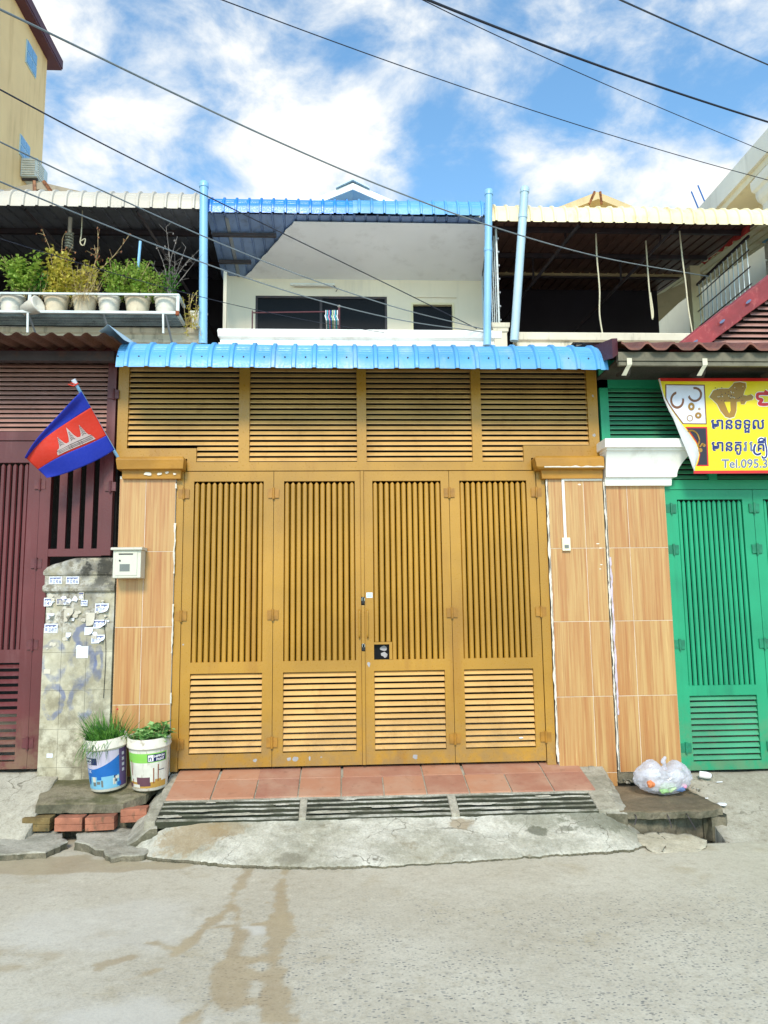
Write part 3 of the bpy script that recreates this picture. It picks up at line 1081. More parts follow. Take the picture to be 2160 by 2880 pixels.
r1 = ramp_mesh(-4.6, -2.17, [(0.3, 0.405), (0.0, 0.40), (-.2, .31), (-.4, .19), (-.52, .09), (-.60, -.01)], 1, 'ramp', 'ramp', lambda y: 0.05 * min(0, y) * 1.2)
r2 = ramp_mesh(2.60, 6.6, [(0.3, 0.285), (0.0, 0.28), (-.3, .20), (-.6, .10), (-.85, .02), (-1.0, -.02)], -1, 'ramp', 'ramp', lambda y: 0.02 + 0.07 * y)
for r in (r1, r2):
    for p in r.data.polygons:
        p.use_smooth = abs(p.normal.z) > 0.6

# earth bank under the pillars, behind the covers (dark, seen through the gaps)
eb = MB()
eb.box(-2.40, -1.30, -.03, .3, -0.1, 0.30)
eb.box(1.95, 2.66, -.02, .3, -0.1, 0.26)
rough_mesh(struct('terrain', eb, 'trough'), 0.01, 9)
fl = MB()
fl.box(-8, 8, 0.3, 9, 0.2, 0.372)
struct('floor', fl, 'apron')

cov = slab_poly('cover_slab', [(-2.20, -.38), (-1.60, -.40), (-1.46, -.28), (-1.37, -.08), (-1.37, -.02), (-2.28, -.02)], lambda x, y: 0.352 + (y + .05) * 0.30, 0.065, 'cover', 0.03, 0.016, 9, 0.008, None, 3.0)
tag(cov, 'mossy dark concrete slab carrying the two planted paint buckets', 'concrete slab')
slab_poly('broken_concrete', [(1.93, -.80), (2.05, -.785), (2.20, -.79), (2.32, -.80), (2.40, -.90), (2.36, -1.02), (2.18, -1.08), (1.98, -1.02)], lambda x, y: .052 + (y + .8) * .20, .07, 'street_patch', .02, .04, 8, .008, 'structure', 15.0)
cov2 = slab_poly('cover_slab', [(1.90, -.72), (2.10, -.76), (2.46, -.75), (2.64, -.70), (2.62, -.40), (2.58, -.10), (1.98, -.09), (1.93, -.30)], lambda x, y: 0.20 + (y + .4) * 0.05, 0.05, 'cover_brown', 0.03, 0.016, 9, 0.008, None, 6.0)
tag(cov2, 'brown cracked concrete slab carrying the tied rubbish bag', 'concrete slab')
for i, (xa, ya) in enumerate(((2.0, -.77), (2.22, -.785), (2.36, -.78))):
    pts = catmull([(xa, ya + .05, .165), (xa - .01, ya - .01, .155), (xa - .03 * (1 - i), ya - .03, .11 - .02 * i)], 4)
    obj('rebar', MB().tube(pts, 0.0035, 5), 'dark_metal', cov2)

BR = [(-2.265, -2.07, 'brick_moss', 'moss covered brick at the left end of the row under the slab', 0.0, -.41),
      (-2.035, -1.845, 'brick_red', 'red brick beside the mossy brick under the slab edge', 0.004, -.43),
      (-1.825, -1.625, 'brick_red', 'red brick third from the left, tilted, under the slab edge', -.03, -.43),
      (-1.60, -1.42, 'brick_red', 'red brick at the right end of the row, against the apron', -.02, -.37)]
for i, (x0, x1, mt, lb, tl, y) in enumerate(BR):
    hw = (x1 - x0) / 2
    mb = MB()
    for zz in (0.0, 0.046):
        mb.box(-hw, hw, -.05, .05, zz, zz + 0.044)
    mb.box(-hw + .006, hw - .006, -.046, .046, 0.03, 0.06)
    o = obj('brick', mb, mt, None, ((x0 + x1) / 2, y, 0.085 + (0.035 if i == 3 else 0)), bevel=0.003)
    o.rotation_euler = (0.02, tl, 0.04 * (i - 1.5))
    tag(o, lb, 'brick', 'bricks propping the slab')
# blocks that carry the left slab (in shadow)
o = slab_poly('gutter_bed', [(-2.16, -.33), (-1.36, -.33), (-1.36, -.02), (-2.16, -.02)], lambda x, y: .17, .2, 'trough', .03, .03, 6, .02, None, 1.0)
tag(o, 'dark earth bed of the gutter under the mossy slab', 'gutter')
o = slab_poly('gutter_bed', [(1.92, -.66), (2.30, -.68), (2.36, -.60), (2.52, -.60), (2.56, -.72), (2.66, -.72), (2.66, -.04), (1.92, -.04)], lambda x, y: .135, .18, 'trough', .03, .04, 6, .03, None, 8.0)
tag(o, 'dark broken gutter wall under the brown slab', 'gutter')

# rubble at the foot of the right pillars
random.seed(3)
mb = MB()
for i in range(170):
    x, y = random.uniform(2.12, 2.78), random.uniform(-.16, -.03)
    if random.random() < 0.4:
        x, y = random.uniform(2.55, 2.80), random.uniform(-.45, -.03)
    s = random.uniform(0.006, 0.022)
    zg = 0.245 if x < 2.6 else 0.27 + y * 0.28
    c = Vector((x, y, zg))
    vs = [c + Vector((random.uniform(-1, 1), random.uniform(-1, 1), random.uniform(-.3, .8))).normalized() * s for _ in range(6)]
    mb.add(vs, [(0, 1, 2), (0, 2, 3), (0, 3, 4), (0, 4, 1), (5, 2, 1), (5, 3, 2), (5, 4, 3), (5, 1, 4)])
o = obj('rubble', mb, 'rubble', fix=True)
o['kind'] = 'stuff'
tag(o, 'small broken stones and grit along the foot of the right pillars', 'rubble')
rb = slab_poly('plaster_footing', [(2.14, -.045), (2.62, -.045), (2.62, .02), (2.14, .02)], lambda x, y: 0.325, 0.1, 'rubble', 0.03, 0.012, 3, 0.004, None, 4.0)
tag(rb, 'bare grey plaster footing under the right tiled pillar', 'footing')

# ================================================================== TILED PILLARS
def pillar(label, x0, x1, cuts, joints, z0, z1, yf=-0.05):
    t = thing('tiled_pillar', label, 'pillar', ((x0 + x1) / 2, 0.1, z0))
    obj('core', MB().box(x0 + .001, x1 - .001, yf - .0012, 0.22, z0, z1 + 0.02), 'plaster', t)
    zs = [z0] + [j for j in joints if z0 < j < z1] + [z1]
    xs = [x0] + cuts + [x1]
    for i in range(len(xs) - 1):
        for j in range(len(zs) - 1):
            a, b_, c, d = xs[i] + .002, xs[i + 1] - .002, zs[j] + .002, zs[j + 1] - .002
            cx, cz = (a + b_) / 2, (c + d) / 2
            obj('tile', MB().box(a - cx, b_ - cx, -.004, .007, c - cz, d - cz), 'wood_tile', t, (cx, yf + random.uniform(0, .0015), cz))
    return t


JZ = [0.31, 0.895, 1.485, 2.075]
pl = pillar('wood grain tiled pillar carrying the grey letter box, left of the ochre gate', -1.79, -1.348, [-1.583], JZ, 0.36, 2.66)
pr = pillar('wood grain tiled pillar with the doorbell and white conduit, right of the ochre gate', 1.668, 2.125, [1.963], JZ, 0.20, 2.66)
pg = pillar('wood grain tiled pillar under the white capital beside the green gate', 2.150, 2.645, [2.325], JZ, 0.31, 2.60)


def ragged(name, x, z0, z1, w, y, mat, parent, seed, gap=-1.0):
    """a ragged strip of grout or plaster standing proud of a joint; broken where the noise is low"""
    mb = MB()
    n = int((z1 - z0) / 0.02)
    prev = None
    for i in range(n + 1):
        z = z0 + (z1 - z0) * i / n
        a = w * (0.55 + 0.9 * nz(z * 9, seed) + 0.5 * nz(z * 31, seed + 4))
        c = w * (0.55 + 0.9 * nz(z * 8, seed + 9) + 0.5 * nz(z * 29, seed + 2))
        if nz(z * 3.1, seed + 20) < gap:
            prev = None
            continue
        cur = [(x - max(.0015, a), y, z), (x, y - .004, z), (x + max(.0015, c), y, z)]
        if prev:
            mb.grid([prev, cur])
        prev = cur
    return obj(name, mb, mat, parent)


ragged('grout_strip', -1.347, 0.9, 2.62, 0.010, -.0535, 'plaster', pl, 1.0, -.05)
ragged('grout_strip', 1.659, 0.40, 2.64, 0.012, -.0535, 'plaster', pr, 5.0)
ragged('grout_strip', 2.137, 0.33, 2.62, 0.010, -.0545, 'plaster', pr, 8.0)
ragged('plaster_smear', 2.157, 0.75, 2.0, 0.013, -.0565, 'lilac_smear', pg, 13.0)


def chips(parent, pts, mat, y, seed=0):
    random.seed(seed)
    for (x, z, w, h) in pts:
        n = 9
        vs = []
        for k in range(n):
            a = 2 * math.pi * k / n
            r = random.uniform(0.55, 1.0)
            vs.append((x + math.cos(a) * w / 2 * r, y, z + math.sin(a) * h / 2 * r))
        obj('paint_chip', MB().add(vs, [tuple(range(n))]), mat, parent)


chips(pr, [(2.06, 2.11, .03, .012), (2.08, 2.075, .035, .01), (2.08, 1.94, .03, .012), (2.07, 1.905, .026, .01), (1.93, 2.60, .03, .016)], 'plaster', -.0545, 2)


def cap_block(parent, levels, name='capital', mat='cap_yellow', ybase=0.1):
    """stack of mitred rectangles: levels (z, x0, x1, yfront)"""
    rings = [[(x0, yf, z), (x1, yf, z), (x1, ybase, z), (x0, ybase, z)] for z, x0, x1, yf in levels]
    return obj(name, MB().loft(rings), mat, parent, fix=True, bevel=0.004)


o = cap_block(pl, [(2.655, -1.765, -1.305, -.085), (2.722, -1.765, -1.300, -.095), (2.724, -1.795, -1.275, -.135), (2.800, -1.800, -1.268, -.150), (2.822, -1.792, -1.280, -.135)])
rough_mesh(o, 0.004, 14)
o = cap_block(pr, [(2.645, 1.615, 2.118, -.085), (2.712, 1.61, 2.118, -.095), (2.714, 1.575, 2.118, -.13), (2.73, 1.560, 2.118, -.145), (2.806, 1.545, 2.118, -.150), (2.824, 1.56, 2.118, -.13)])
rough_mesh(o, 0.004, 14)
chips(pl, [(-1.56, 2.69, .07, .035), (-1.47, 2.69, .05, .03), (-1.41, 2.70, .04, .024), (-1.35, 2.69, .03, .02)], 'plaster', -.0975, 5)
mb = MB()
prev = None
for i in range(40):
    x = 1.62 + .49 * i / 39
    h = 0.010 + 0.008 * nz(x * 20, 3)
    cur = [(x, -.150, 2.725), (x, -.152, 2.725 + h)]
    if prev:
        mb.grid([prev, cur])
    prev = cur
obj('plaster_chip', mb, 'plaster', pr)
cove = [(2.585, 2.138, 2.690, -.085), (2.648, 2.138, 2.695, -.09), (2.650, 2.138, 2.720, -.11)]
for k in range(9):
    t = k / 8
    cove.append((2.652 + .20 * t, 2.138 - .012 * t, 2.728 + .115 * (1 - math.cos(t * math.pi / 2)), -.115 - .075 * (1 - math.cos(t * math.pi / 2))))
cove += [(2.854, 2.122, 2.868, -.205), (2.872, 2.12, 2.87, -.21), (2.874, 2.10, 2.905, -.235), (2.944, 2.10, 2.91, -.24), (2.947, 2.11, 2.90, -.23)]
rings = [[(x0, yf, z), (x1, yf, z), (x1, 0.1, z), (x0, 0.1, z)] for z, x0, x1, yf in cove]
o = obj('capital', MB().loft(rings), 'white_stone', pg, fix=True, label='white moulded capital')

# ================================================================== LOUVRES, SLATS, HINGES (shared meshes)
def louvre_mesh(h, d, lip):
    mb = MB()
    mb.prism_x([(d, h), (0, 0), (0, -lip), (0.003, -lip), (0.004, -.001), (d + .003, h - .002)], -.5, .5)
    return mb.mesh('louvre')


def slat_mesh(w, L, d=0.011, pt=0.022):
    mb = MB()
    a = [(-w / 2, d), (-w * .30, 0), (w * .30, 0), (w / 2, d)]
    rings = [[(x, y, 0) for x, y in a], [(x, y, L - pt) for x, y in a], [(x * 0.1, d * 0.9, L) for x, y in a]]
    mb.grid(rings)
    return mb.mesh('slat')


HINGE = MB()
HINGE.box(-.043, -.006, -.011, 0, -.036, .036).box(.006, .043, -.011, 0, -.036, .036)
HINGE.tube([(0, -.014, -.045), (0, -.014, .045)], 0.010, 8)
HINGE_ME = {}


def hinge(parent, x, y, z, mat):
    mat = {'gate_yellow': 'hinge_ochre', 'maroon': 'hinge_maroon', 'green': 'hinge_green'}[mat]
    if mat not in HINGE_ME:
        me = HINGE.mesh('hinge')
        me.materials.append(MATS[mat])
        HINGE_ME[mat] = me
    obj('hinge', HINGE_ME[mat], mat, parent, (x, y, z))


LOUV = {}


def louvres(parent, x0, x1, z0, z1, pitch, y, mat, h=0.028, d=0.024, lip=0.007, skip=None):
    key = (mat, h, d, lip)
    if key not in LOUV:
        me = louvre_mesh(h, d, lip)
        me.materials.append(MATS[mat])
        LOUV[key] = me
    n = int(round((z1 - z0) / pitch))
    pitch = (z1 - z0) / n
    for i in range(n):
        z = z0 + pitch * (i + 0.30)
        a, b_ = (x0, x1) if skip is None else skip(z, x0, x1)
        o = obj('louvre', LOUV[key], mat, parent, ((a + b_) / 2, y, z + random.uniform(-.0006, .0006)))
        o.scale = (b_ - a - .002, 1, 1)
        o.rotation_euler = (random.uniform(-.02, .02), random.uniform(-.0012, .0012), 0)


SLAT = {}


def slats(parent, x0, x1, z0, z1, n, y, mat, fill=0.80, zcut=None):
    pitch = (x1 - x0) / n
    for i in range(n):
        x = x0 + pitch * (i + .5)
        za = zcut(x) if zcut else z0
        key = (mat, round(pitch, 4), round(z1 - za, 3))
        if key not in SLAT:
            me = slat_mesh(pitch * fill, z1 - za - .004)
            me.materials.append(MATS[mat])
            SLAT[key] = me
        o = obj('slat', SLAT[key], mat, parent, (x, y, za))
        o.rotation_euler = (0, 0, random.uniform(-.03, .03))


def leaf(name, parent, x0, x1, z0, z1, ox0, ox1, zu0, zu1, zl0, zl1, mat, lmat, nsl, lp, y=-0.02, cut=None, lab=None):
    """door leaf: frame mesh (part) with slats and louvres (sub-parts)"""
    mb = MB()
    mb.box(x0, ox0, y, y + .04, z0, z1).box(ox1, x1, y, y + .04, z0, z1)
    mb.box(ox0, ox1, y, y + .04, zu1, z1).box(ox0, ox1, y, y + .04, zl1, zu0).box(ox0, ox1, y, y + .04, z0, zl0)
    fr = obj(name, mb, mat, parent, label=lab)
    slats(fr, ox0, ox1, zu0, zu1, nsl, y + .008, mat, zcut=cut)
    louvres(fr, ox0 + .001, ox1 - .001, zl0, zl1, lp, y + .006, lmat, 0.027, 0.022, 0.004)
    return fr


# ================================================================== OCHRE FOLDING GATE
gate = thing('folding_gate', 'ochre metal folding gate with slatted upper and louvred lower panels', 'gate', (0.14, 0, TH))
mb = MB()
obj('jamb', MB().box(-1.345, -1.290, -.03, .04, .385, 2.725), 'gate_yellow', gate)
obj('jamb', MB().box(1.580, 1.650, -.03, .04, .375, 2.725), 'gate_yellow', gate)
GX = [(-1.287, -1.210, -.652, -.573), (-.569, -.488, .085, .128), (.158, .228, .788, .854), (.858, .942, 1.498, 1.575)]
ZB = 0.405
lv = []
for i, (a, b_, c, d) in enumerate(GX):
    cut = (lambda x: 1.345 if x < .372 else 1.205) if i == 2 else None
    f = leaf('door_leaf', gate, a, d, ZB, 2.722, b_, c, 1.205, 2.642, .507, 1.118, 'gate_yellow', 'louvre_sky_sheen', 12, 0.0465, cut=cut)
    lv.append(f)
for i, x in ((0, -1.288), (0, -.571), (3, .856), (3, 1.577)):
    for z in (2.54, 1.567, .588):
        hinge(lv[i], x, -.0215, z, 'gate_yellow')
# meeting strip between the middle leaves, cut out where the padlocks hang
mb = MB().box(.130, .156, -.034, .02, .405, 1.275).box(.130, .156, -.034, .02, 1.33, 1.635).box(.130, .156, -.034, .02, 1.70, 2.722)
obj('meeting_strip', mb, 'gate_yellow', gate, bevel=0.003)
obj('strip_back', MB().box(.130, .158, .0, .02, 1.27, 1.71), 'black', gate)
for z in (1.665, 1.30):
    lk = obj('padlock', MB().box(.132, .158, -.045, -.028, z - .022, z + .006), 'black', gate, bevel=0.004)
    obj('shackle', MB().tube([(.136, -.036, z + .004), (.136, -.036, z + .024), (.141, -.036, z + .031), (.149, -.036, z + .031), (.154, -.036, z + .024), (.154, -.036, z + .004)], .004, 6), 'steel', lk)
for i, x in ((1, .113), (2, .178)):
    h = obj('pull_handle', MB().tube(catmull([(x, -.02, 1.60), (x, -.05, 1.59), (x, -.055, 1.55), (x, -.055, 1.43), (x, -.05, 1.39), (x, -.02, 1.38)], 4), .0065, 8), 'gate_yellow', lv[i], smooth=True)
# the small lock window in the third leaf
mb = MB().box(.229, .372, -.022, .012, 1.325, 1.343).box(.350, .372, -.022, .012, 1.207, 1.325)
lw = obj('lock_window', mb, 'gate_yellow', lv[2])
obj('lock_plate', MB().box(.229, .350, .022, .030, 1.207, 1.325), 'dark_glass', lw)
chips(lw, [(.305, 1.29, .075, .05), (.31, 1.245, .06, .06)], 'chip_grey', .0215, 11)
st = obj('sticker', MB().box(.171, .220, -.0222, -.0205, 1.693, 1.735), 'sticker', lv[2])
for k in range(3):
    obj('print_line', MB().box(.176, .215, -.0228, -.0221, 1.703 + k * .010, 1.707 + k * .010), 'window_blue', st)
chips(lv[0], [(-.70, .455, .045, .03), (-1.268, 1.345, .02, .016)], 'chip_grey', -.0208, 1)
chips(lv[1], [(-.44, .46, .035, .04), (-.39, .462, .06, .045), (-.28, .465, .02, .05), (-.19, .47, .02, .012)], 'chip_grey', -.0208, 2)
chips(lv[2], [(.185, 1.17, .035, .05), (.54, .455, .05, .045)], 'chip_grey', -.0208, 3)
chips(lv[3], [(1.38, .585, .05, .014)], 'sticker', -.022, 4)

# ---- louvred transom above the gate
tm = thing('louvred_transom', 'ochre louvred metal transom of four bays above the folding gate', 'transom', (0.15, 0, 2.73))
mb = MB()
y0, y1 = -.025, .03
ZT = 3.66
mb.box(-1.835, -1.752, y0, y1, 2.914, ZT).box(2.042, 2.128, y0, y1, 2.935, ZT)          # end stiles
mb.box(-.858, -.772, y0, y1, 2.800, ZT).box(.106, .184, y0, y1, 2.800, ZT).box(1.060, 1.140, y0, y1, 2.800, ZT)
mb.box(-1.268, 1.545, y0, y1, 2.728, 2.800)
mb.box(-1.835, -1.196, y0, y1, 2.826, 2.914).box(-1.268, -1.196, y0, y1, 2.800, 2.826)
mb.box(1.484, 2.128, y0, y1, 2.830, 2.935).box(1.484, 1.545, y0, y1, 2.800, 2.830)
for a, b_ in ((-1.752, -.858), (-.772, .106), (.184, 1.060), (1.140, 2.042)):
    mb.box(a, b_, y0, y1, 3.60, ZT)
fr = obj('frame', mb, 'gate_yellow', tm)
sk1 = lambda z, a, b_: (a if z > 2.908 else -1.196, b_)
sk2 = lambda z, a, b_: (a, b_ if z > 2.930 else 1.484)
for a, b_, sk in ((-1.752, -.858, sk1), (-.772, .106, None), (.184, 1.060, None), (1.140, 2.042, sk2)):
    louvres(tm, a, b_, 2.802, 3.60, 0.0437, -.012, 'louvre_sky_sheen', 0.026, 0.020, 0.006, sk)
chips(tm, [(2.085, 3.02, .04, .04), (2.09, 3.36, .02, .03)], 'chip_grey', -.0262, 7)

# ================================================================== MAROON GATE (left)
mg = thing('maroon_gate', 'dark maroon metal gate with slats and louvres, left edge of the view', 'gate', (-2.9, 0, .42))
def maroon_leaf(x0, x1):
    return leaf('door_leaf', mg, x0, x1, .43, 2.975, x0 + .09, x1 - .092, 1.325, 2.80, .485, 1.225, 'maroon', 'maroon', 15, 0.055)
f1 = maroon_leaf(-3.30, -2.425)
f2 = maroon_leaf(-4.18, -3.304)
for z in (2.62, 1.99, 1.36, .62):
    hinge(f1, -2.422, -.0215, z, 'maroon')
obj('post', MB().box(-2.420, -2.338, -.028, .03, .43, 2.955), 'maroon', mg)
mb = MB()
mb.box(-4.2, -1.92, -.03, .03, 2.980, 3.052).box(-1.925, -1.852, -.03, .03, 2.05, 2.980).box(-1.920, -1.852, -.03, .03, 2.980, 3.80)
mb.box(-4.2, -1.92, -.03, .03, 3.70, 3.80)
mb.box(-2.338, -1.925, -.025, .025, 2.045, 2.105)
tf = obj('frame', mb, 'maroon', mg)
for i in range(4):
    x = -2.245 + i * .1035
    obj('bar', MB().box(x - .030, x + .030, -.012, .012, 2.105, 2.980), 'maroon', mg)
for z in (3.36, 2.6):
    hinge(tf, -1.868, -.0315, z, 'maroon')
louvres(mg, -4.2, -1.92, 3.054, 3.70, 0.0385, -.014, 'maroon_louvre', 0.024, 0.020, 0.005)

# ================================================================== GREEN GATE (right)
gg = thing('green_gate', 'bright green metal gate with slats and louvres at the right edge', 'gate', (3.4, 0, .29))
obj('jamb', MB().box(2.648, 2.698, -.03, .03, .30, 2.560), 'green', gg)
g1 = leaf('door_leaf', gg, 2.701, 3.402, .305, 2.556, 2.757, 3.312, .962, 2.476, .372, .882, 'green', 'green_louvre', 13, 0.047)
g2 = leaf('door_leaf', gg, 3.406, 4.105, .305, 2.556, 3.49, 4.04, .962, 2.476, .372, .882, 'green', 'green_louvre', 13, 0.047)
g3 = leaf('door_leaf', gg, 4.109, 4.808, .305, 2.556, 4.18, 4.73, .962, 2.476, .372, .882, 'green', 'green_louvre', 13, 0.047)
g4 = leaf('door_leaf', gg, 4.812, 5.511, .305, 2.556, 4.89, 5.44, .962, 2.476, .372, .882, 'green', 'green_louvre', 13, 0.047)
obj('jamb', MB().box(5.514, 5.60, -.03, .03, .30, 3.67), 'green', gg)
for z in (2.40, 2.06, 1.29, .48):
    hinge(g1, 2.6995, -.0215, z, 'green')
    hinge(g1, 3.404, -.0215, z, 'green')
mb = MB()
mb.box(2.150, 2.222, -.025, .03, 2.90, 3.52).box(2.150, 5.512, -.025, .03, 3.43, 3.52 + .15)
mb.box(2.222, 5.512, -.025, .03, 2.90, 2.990).box(2.70, 5.512, -.026, .03, 2.560, 2.640).box(3.04, 3.11, -.0255, .03, 2.640, 2.90)
mb.box(2.648, 2.735, -.0255, .03, 2.562, 2.90)
mb2 = MB()
obj('frame', mb, 'green', gg)
obj('upper_rail', MB().box(2.735, 5.512, -.024, .03, 2.86, 2.90), 'green', gg)
louvres(gg, 2.222, 5.512, 2.992, 3.43, 0.0400, -.012, 'green_louvre', 0.025, 0.020, 0.006)
louvres(gg, 2.737, 3.04, 2.645, 2.86, 0.0400, -.012, 'green_louvre', 0.025, 0.020, 0.006)
louvres(gg, 3.11, 5.512, 2.645, 2.86, 0.0400, -.012, 'green_louvre', 0.025, 0.020, 0.006)

# ================================================================== STUB WALL with flyers
sw = thing('stub_wall', 'low cream wall covered in torn flyers, beside the maroon gate', 'wall', (-2.07, 0, .42))
XL, XR, YF = -2.336, -1.800, -.055
mb = MB().box(XL + .012, XR - .004, YF + .010, .15, .30, 1.826)
obj('core', mb, 'stub_wall', sw)
zs = [.30, .44, .722, 1.012, 1.30, 1.49]
xs = [-2.332, -2.19, -2.000, -1.803]
for i in range(3):
    for j in range(5):
        obj('tile', MB().box(xs[i] + .001, xs[i + 1] - .001, YF, YF + .009, zs[j] + .001, zs[j + 1] - .001), 'stub_wall', sw)
# moulded cap with a sloped rounded top
prof = [(1.760, .0), (1.772, .018), (1.792, .022), (1.812, .018), (1.822, .004), (1.890, .004), (1.898, .016), (1.912, .02)]
rr = []
for z, e in prof:
    rr.append([(XL - e * .6, YF - e, z), (XR, YF - e, z), (XR, .15, z), (XL - e * .6, .15, z)])
obj('cap_moulding', MB().loft(rr), 'stub_wall', sw, fix=True)
rows = []
for k in range(25):
    x = XL - .012 + (XR - XL + .012) * k / 24
    t = (x - XL) / (XR - XL)
    top = 1.955 + .075 * min(1, max(0, t) / .42) ** 0.8 if t > 0.02 else 1.935
    top += .004 * nz(x * 20)
    rows.append([(x, YF - .018, 1.9125), (x, YF - .018, top - .02), (x, YF - .010, top - .006), (x, YF + .005, top), (x, .15, top + .01), (x, .15, 1.9125)])
obj('cap', MB().loft(rows), 'stub_wall', sw, fix=True)
random.seed(12)


def flyer(x0, x1, z0, z1, txt, y=None, curl=0.0, mat='paper', torn=None):
    y = YF - .0025 if y is None else y
    rows = []
    for j in range(7):
        v = j / 6
        row = []
        for i in range(7):
            u = i / 6
            x = x0 + (x1 - x0) * u
            z = z1 + (z0 - z1) * v
            cu = curl * max(0, u + v - 1.2) ** 2
            row.append((x - cu * .4, y - .001 - cu, z + cu * .5 + .0015 * nz(x * 60, z * 60, 3)))
        rows.append(row)
    o = obj('paper_flyer', MB().grid(rows), mat, sw)
    if txt:
        w, h = x1 - x0, z1 - z0
        mb = MB()
        n = 9
        for k in range(n):
            a = x0 + w * (.08 + .84 * k / n)
            mb.box(a, a + w * .07, y - .0022, y - .0018, z1 - h * .36 + h * .05 * ((k * 7) % 3), z1 - h * .12)
        for k in range(3):
            mb.box(x0 + w * .06, x0 + w * .24, y - .0022, y - .0018, z1 - h * (.52 + .13 * k), z1 - h * (.46 + .13 * k))
        obj('print', mb, 'print_blue', o)
        me = text_mesh(txt, h * .62)
        xs_ = max(1e-4, max(v.co.x for v in me.vertices))
        s = w * .62 / xs_
        map_mesh(me, lambda a, b_: Vector((x0 + w * .31 + a * s, y - .0023, z0 + h * .10 + b_ * 1.05)))
        obj('lettering', me, 'print_blue', o)
    return o


YM = YF - .0065
flyer(-2.305, -2.205, 1.827, 1.884, '32 90 66', YM)
flyer(-2.175, -2.075, 1.826, 1.883, '32 90 66', YM)
flyer(-2.338, -2.270, 1.655, 1.720, '49', curl=.02)
flyer(-2.245, -2.140, 1.665, 1.715, '33 90 68', mat='paper_old')
flyer(-1.945, -1.840, 1.600, 1.672, '33 49 77', curl=.04)
flyer(-1.955, -1.855, 1.480, 1.545, '33 49 77', curl=.06)
flyer(-2.325, -2.225, 1.450, 1.520, '33 49 77')
flyer(-1.965, -1.862, 1.365, 1.430, '33 49 77', curl=.06)
flyer(-2.075, -1.985, 1.255, 1.345, '', mat='sticker')
flyer(-2.01, -1.945, 1.500, 1.60, '', mat='paper_old', curl=.03)
flyer(-2.02, -1.955, 1.43, 1.49, '', mat='paper', curl=.03)
flyer(-2.075, -2.035, 1.70, 1.765, '77', mat='paper_old')
flyer(-2.055, -2.005, 1.655, 1.70, '90', mat='paper')
flyer(-2.31, -2.255, 1.555, 1.600, '', mat='paper', curl=.10)
flyer(-2.18, -2.11, 1.535, 1.64, '', mat='paper_old', curl=.12)
flyer(-2.16, -2.12, 1.39, 1.45, '', mat='paper', curl=.08)
flyer(-2.315, -2.265, 1.14, 1.175, '', mat='paper_old')
flyer(-2.265, -2.22, .515, .545, '', mat='paper')
for k in range(34):                                         # torn scraps of old paper
    x, z = random.uniform(-2.31, -1.84), random.uniform(1.33, 1.74)
    s = random.uniform(.012, .034)
    n = 7
    vs = [(x + math.cos(6.283 * q / n) * s * random.uniform(.5, 1), YF - .0015 - random.uniform(0, .006), z + math.sin(6.283 * q / n) * s * random.uniform(.4, .9)) for q in range(n)]
    obj('paper_scrap', MB().add(vs, [tuple(range(n))]), random.choice(['paper_old', 'paper', 'paper_old']), sw)
obj('wire', MB().tube(catmull([(-1.845, YF - .005, 1.57), (-1.842, YF - .02, 1.565), (-1.868, YF - .008, 1.53), (-1.85, YF - .006, 1.3), (-1.855, YF - .006, .95)], 5), .0022, 5), 'black', sw)

# ================================================================== RIBBED ROOF SHEETS
def arc_profile(yb, zb, yl, zl, r, sweep_deg, n=44, drop=0.0):
    """section of a sheet: straight from the back (yb, zb), then a bullnose ending at the lip (yl, zl)"""
    pts = []
    sl = None
    # bullnose: circle ends at lip with tangent steepness = sweep
    a_end = math.radians(sweep_deg)
    cyy = yl + r * math.sin(a_end)
    czz = zl - r * math.cos(a_end)
    # back tangent angle
    dy, dz = yb - cyy, zb - czz
    a0 = math.atan2(dz, dy)
    dd = math.hypot(dy, dz)
    a_start = a0 - math.asin(min(1, r / dd))             # slope angle of the straight part
    ty, tz = cyy - r * math.sin(a_start), czz + r * math.cos(a_start)
    for i in range(7):
        pts.append((yb + (ty - yb) * i / 6, zb + (tz - zb) * i / 6, 0))
    for i in range(1, n + 1):
        a = a_start + (a_end - a_start) * i / n
        pts.append((cyy - r * math.sin(a), czz + r * math.cos(a), i / n))
    for i in range(1, 9 if drop else 1):
        yl2, zl2, _ = pts[-1]
        pts.append((yl2 - .0008, zl2 - drop / 8, 1.0))
    return pts


def ribbed(x0, x1, prof, pitch, rib_w=0.040, rib_h=0.016, crimps=9, crimp_h=0.006, off=0.0):
    n = max(1, int(round((x1 - x0) / pitch)))
    p = (x1 - x0) / n
    xs = []
    for i in range(n):
        c = x0 + p * (i + .5 + off)
        h = rib_w / 2
        w = p / 2
        xs += [(c - w + .001, 0, 1), (c - h - .012, 0, 1), (c - h, 0, 0), (c - h * .55, 1, 0), (c + h * .55, 1, 0), (c + h, 0, 0), (c + h + .012, 0, 1)]
    xs = [(min(max(x, x0), x1), a, b_) for x, a, b_ in xs] + [(x1, 0, 1)]
    rows = []
    m = len(prof)
    for j, (y, z, t) in enumerate(prof):
        ya, za, _ = prof[max(0, j - 1)]
        yb_, zb_, _ = prof[min(m - 1, j + 1)]
        ty, tz = yb_ - ya, zb_ - za
        L = math.hypot(ty, tz)
        ny, nzv = tz / L, -ty / L
        if nzv < 0:
            ny, nzv = -ny, -nzv
        if t > .6 and ny > 0:
            ny = -ny
        cr = 0.0
        if 0.02 < t < 0.72:
            ph = (t * crimps / 0.70) % 1.0
            cr = crimp_h * (ph - 0.5)
        rows.append([(x, y + ny * (rib_h * a + cr * b_), z + nzv * (rib_h * a + cr * b_)) for x, a, b_ in xs])
    return MB().grid(rows)


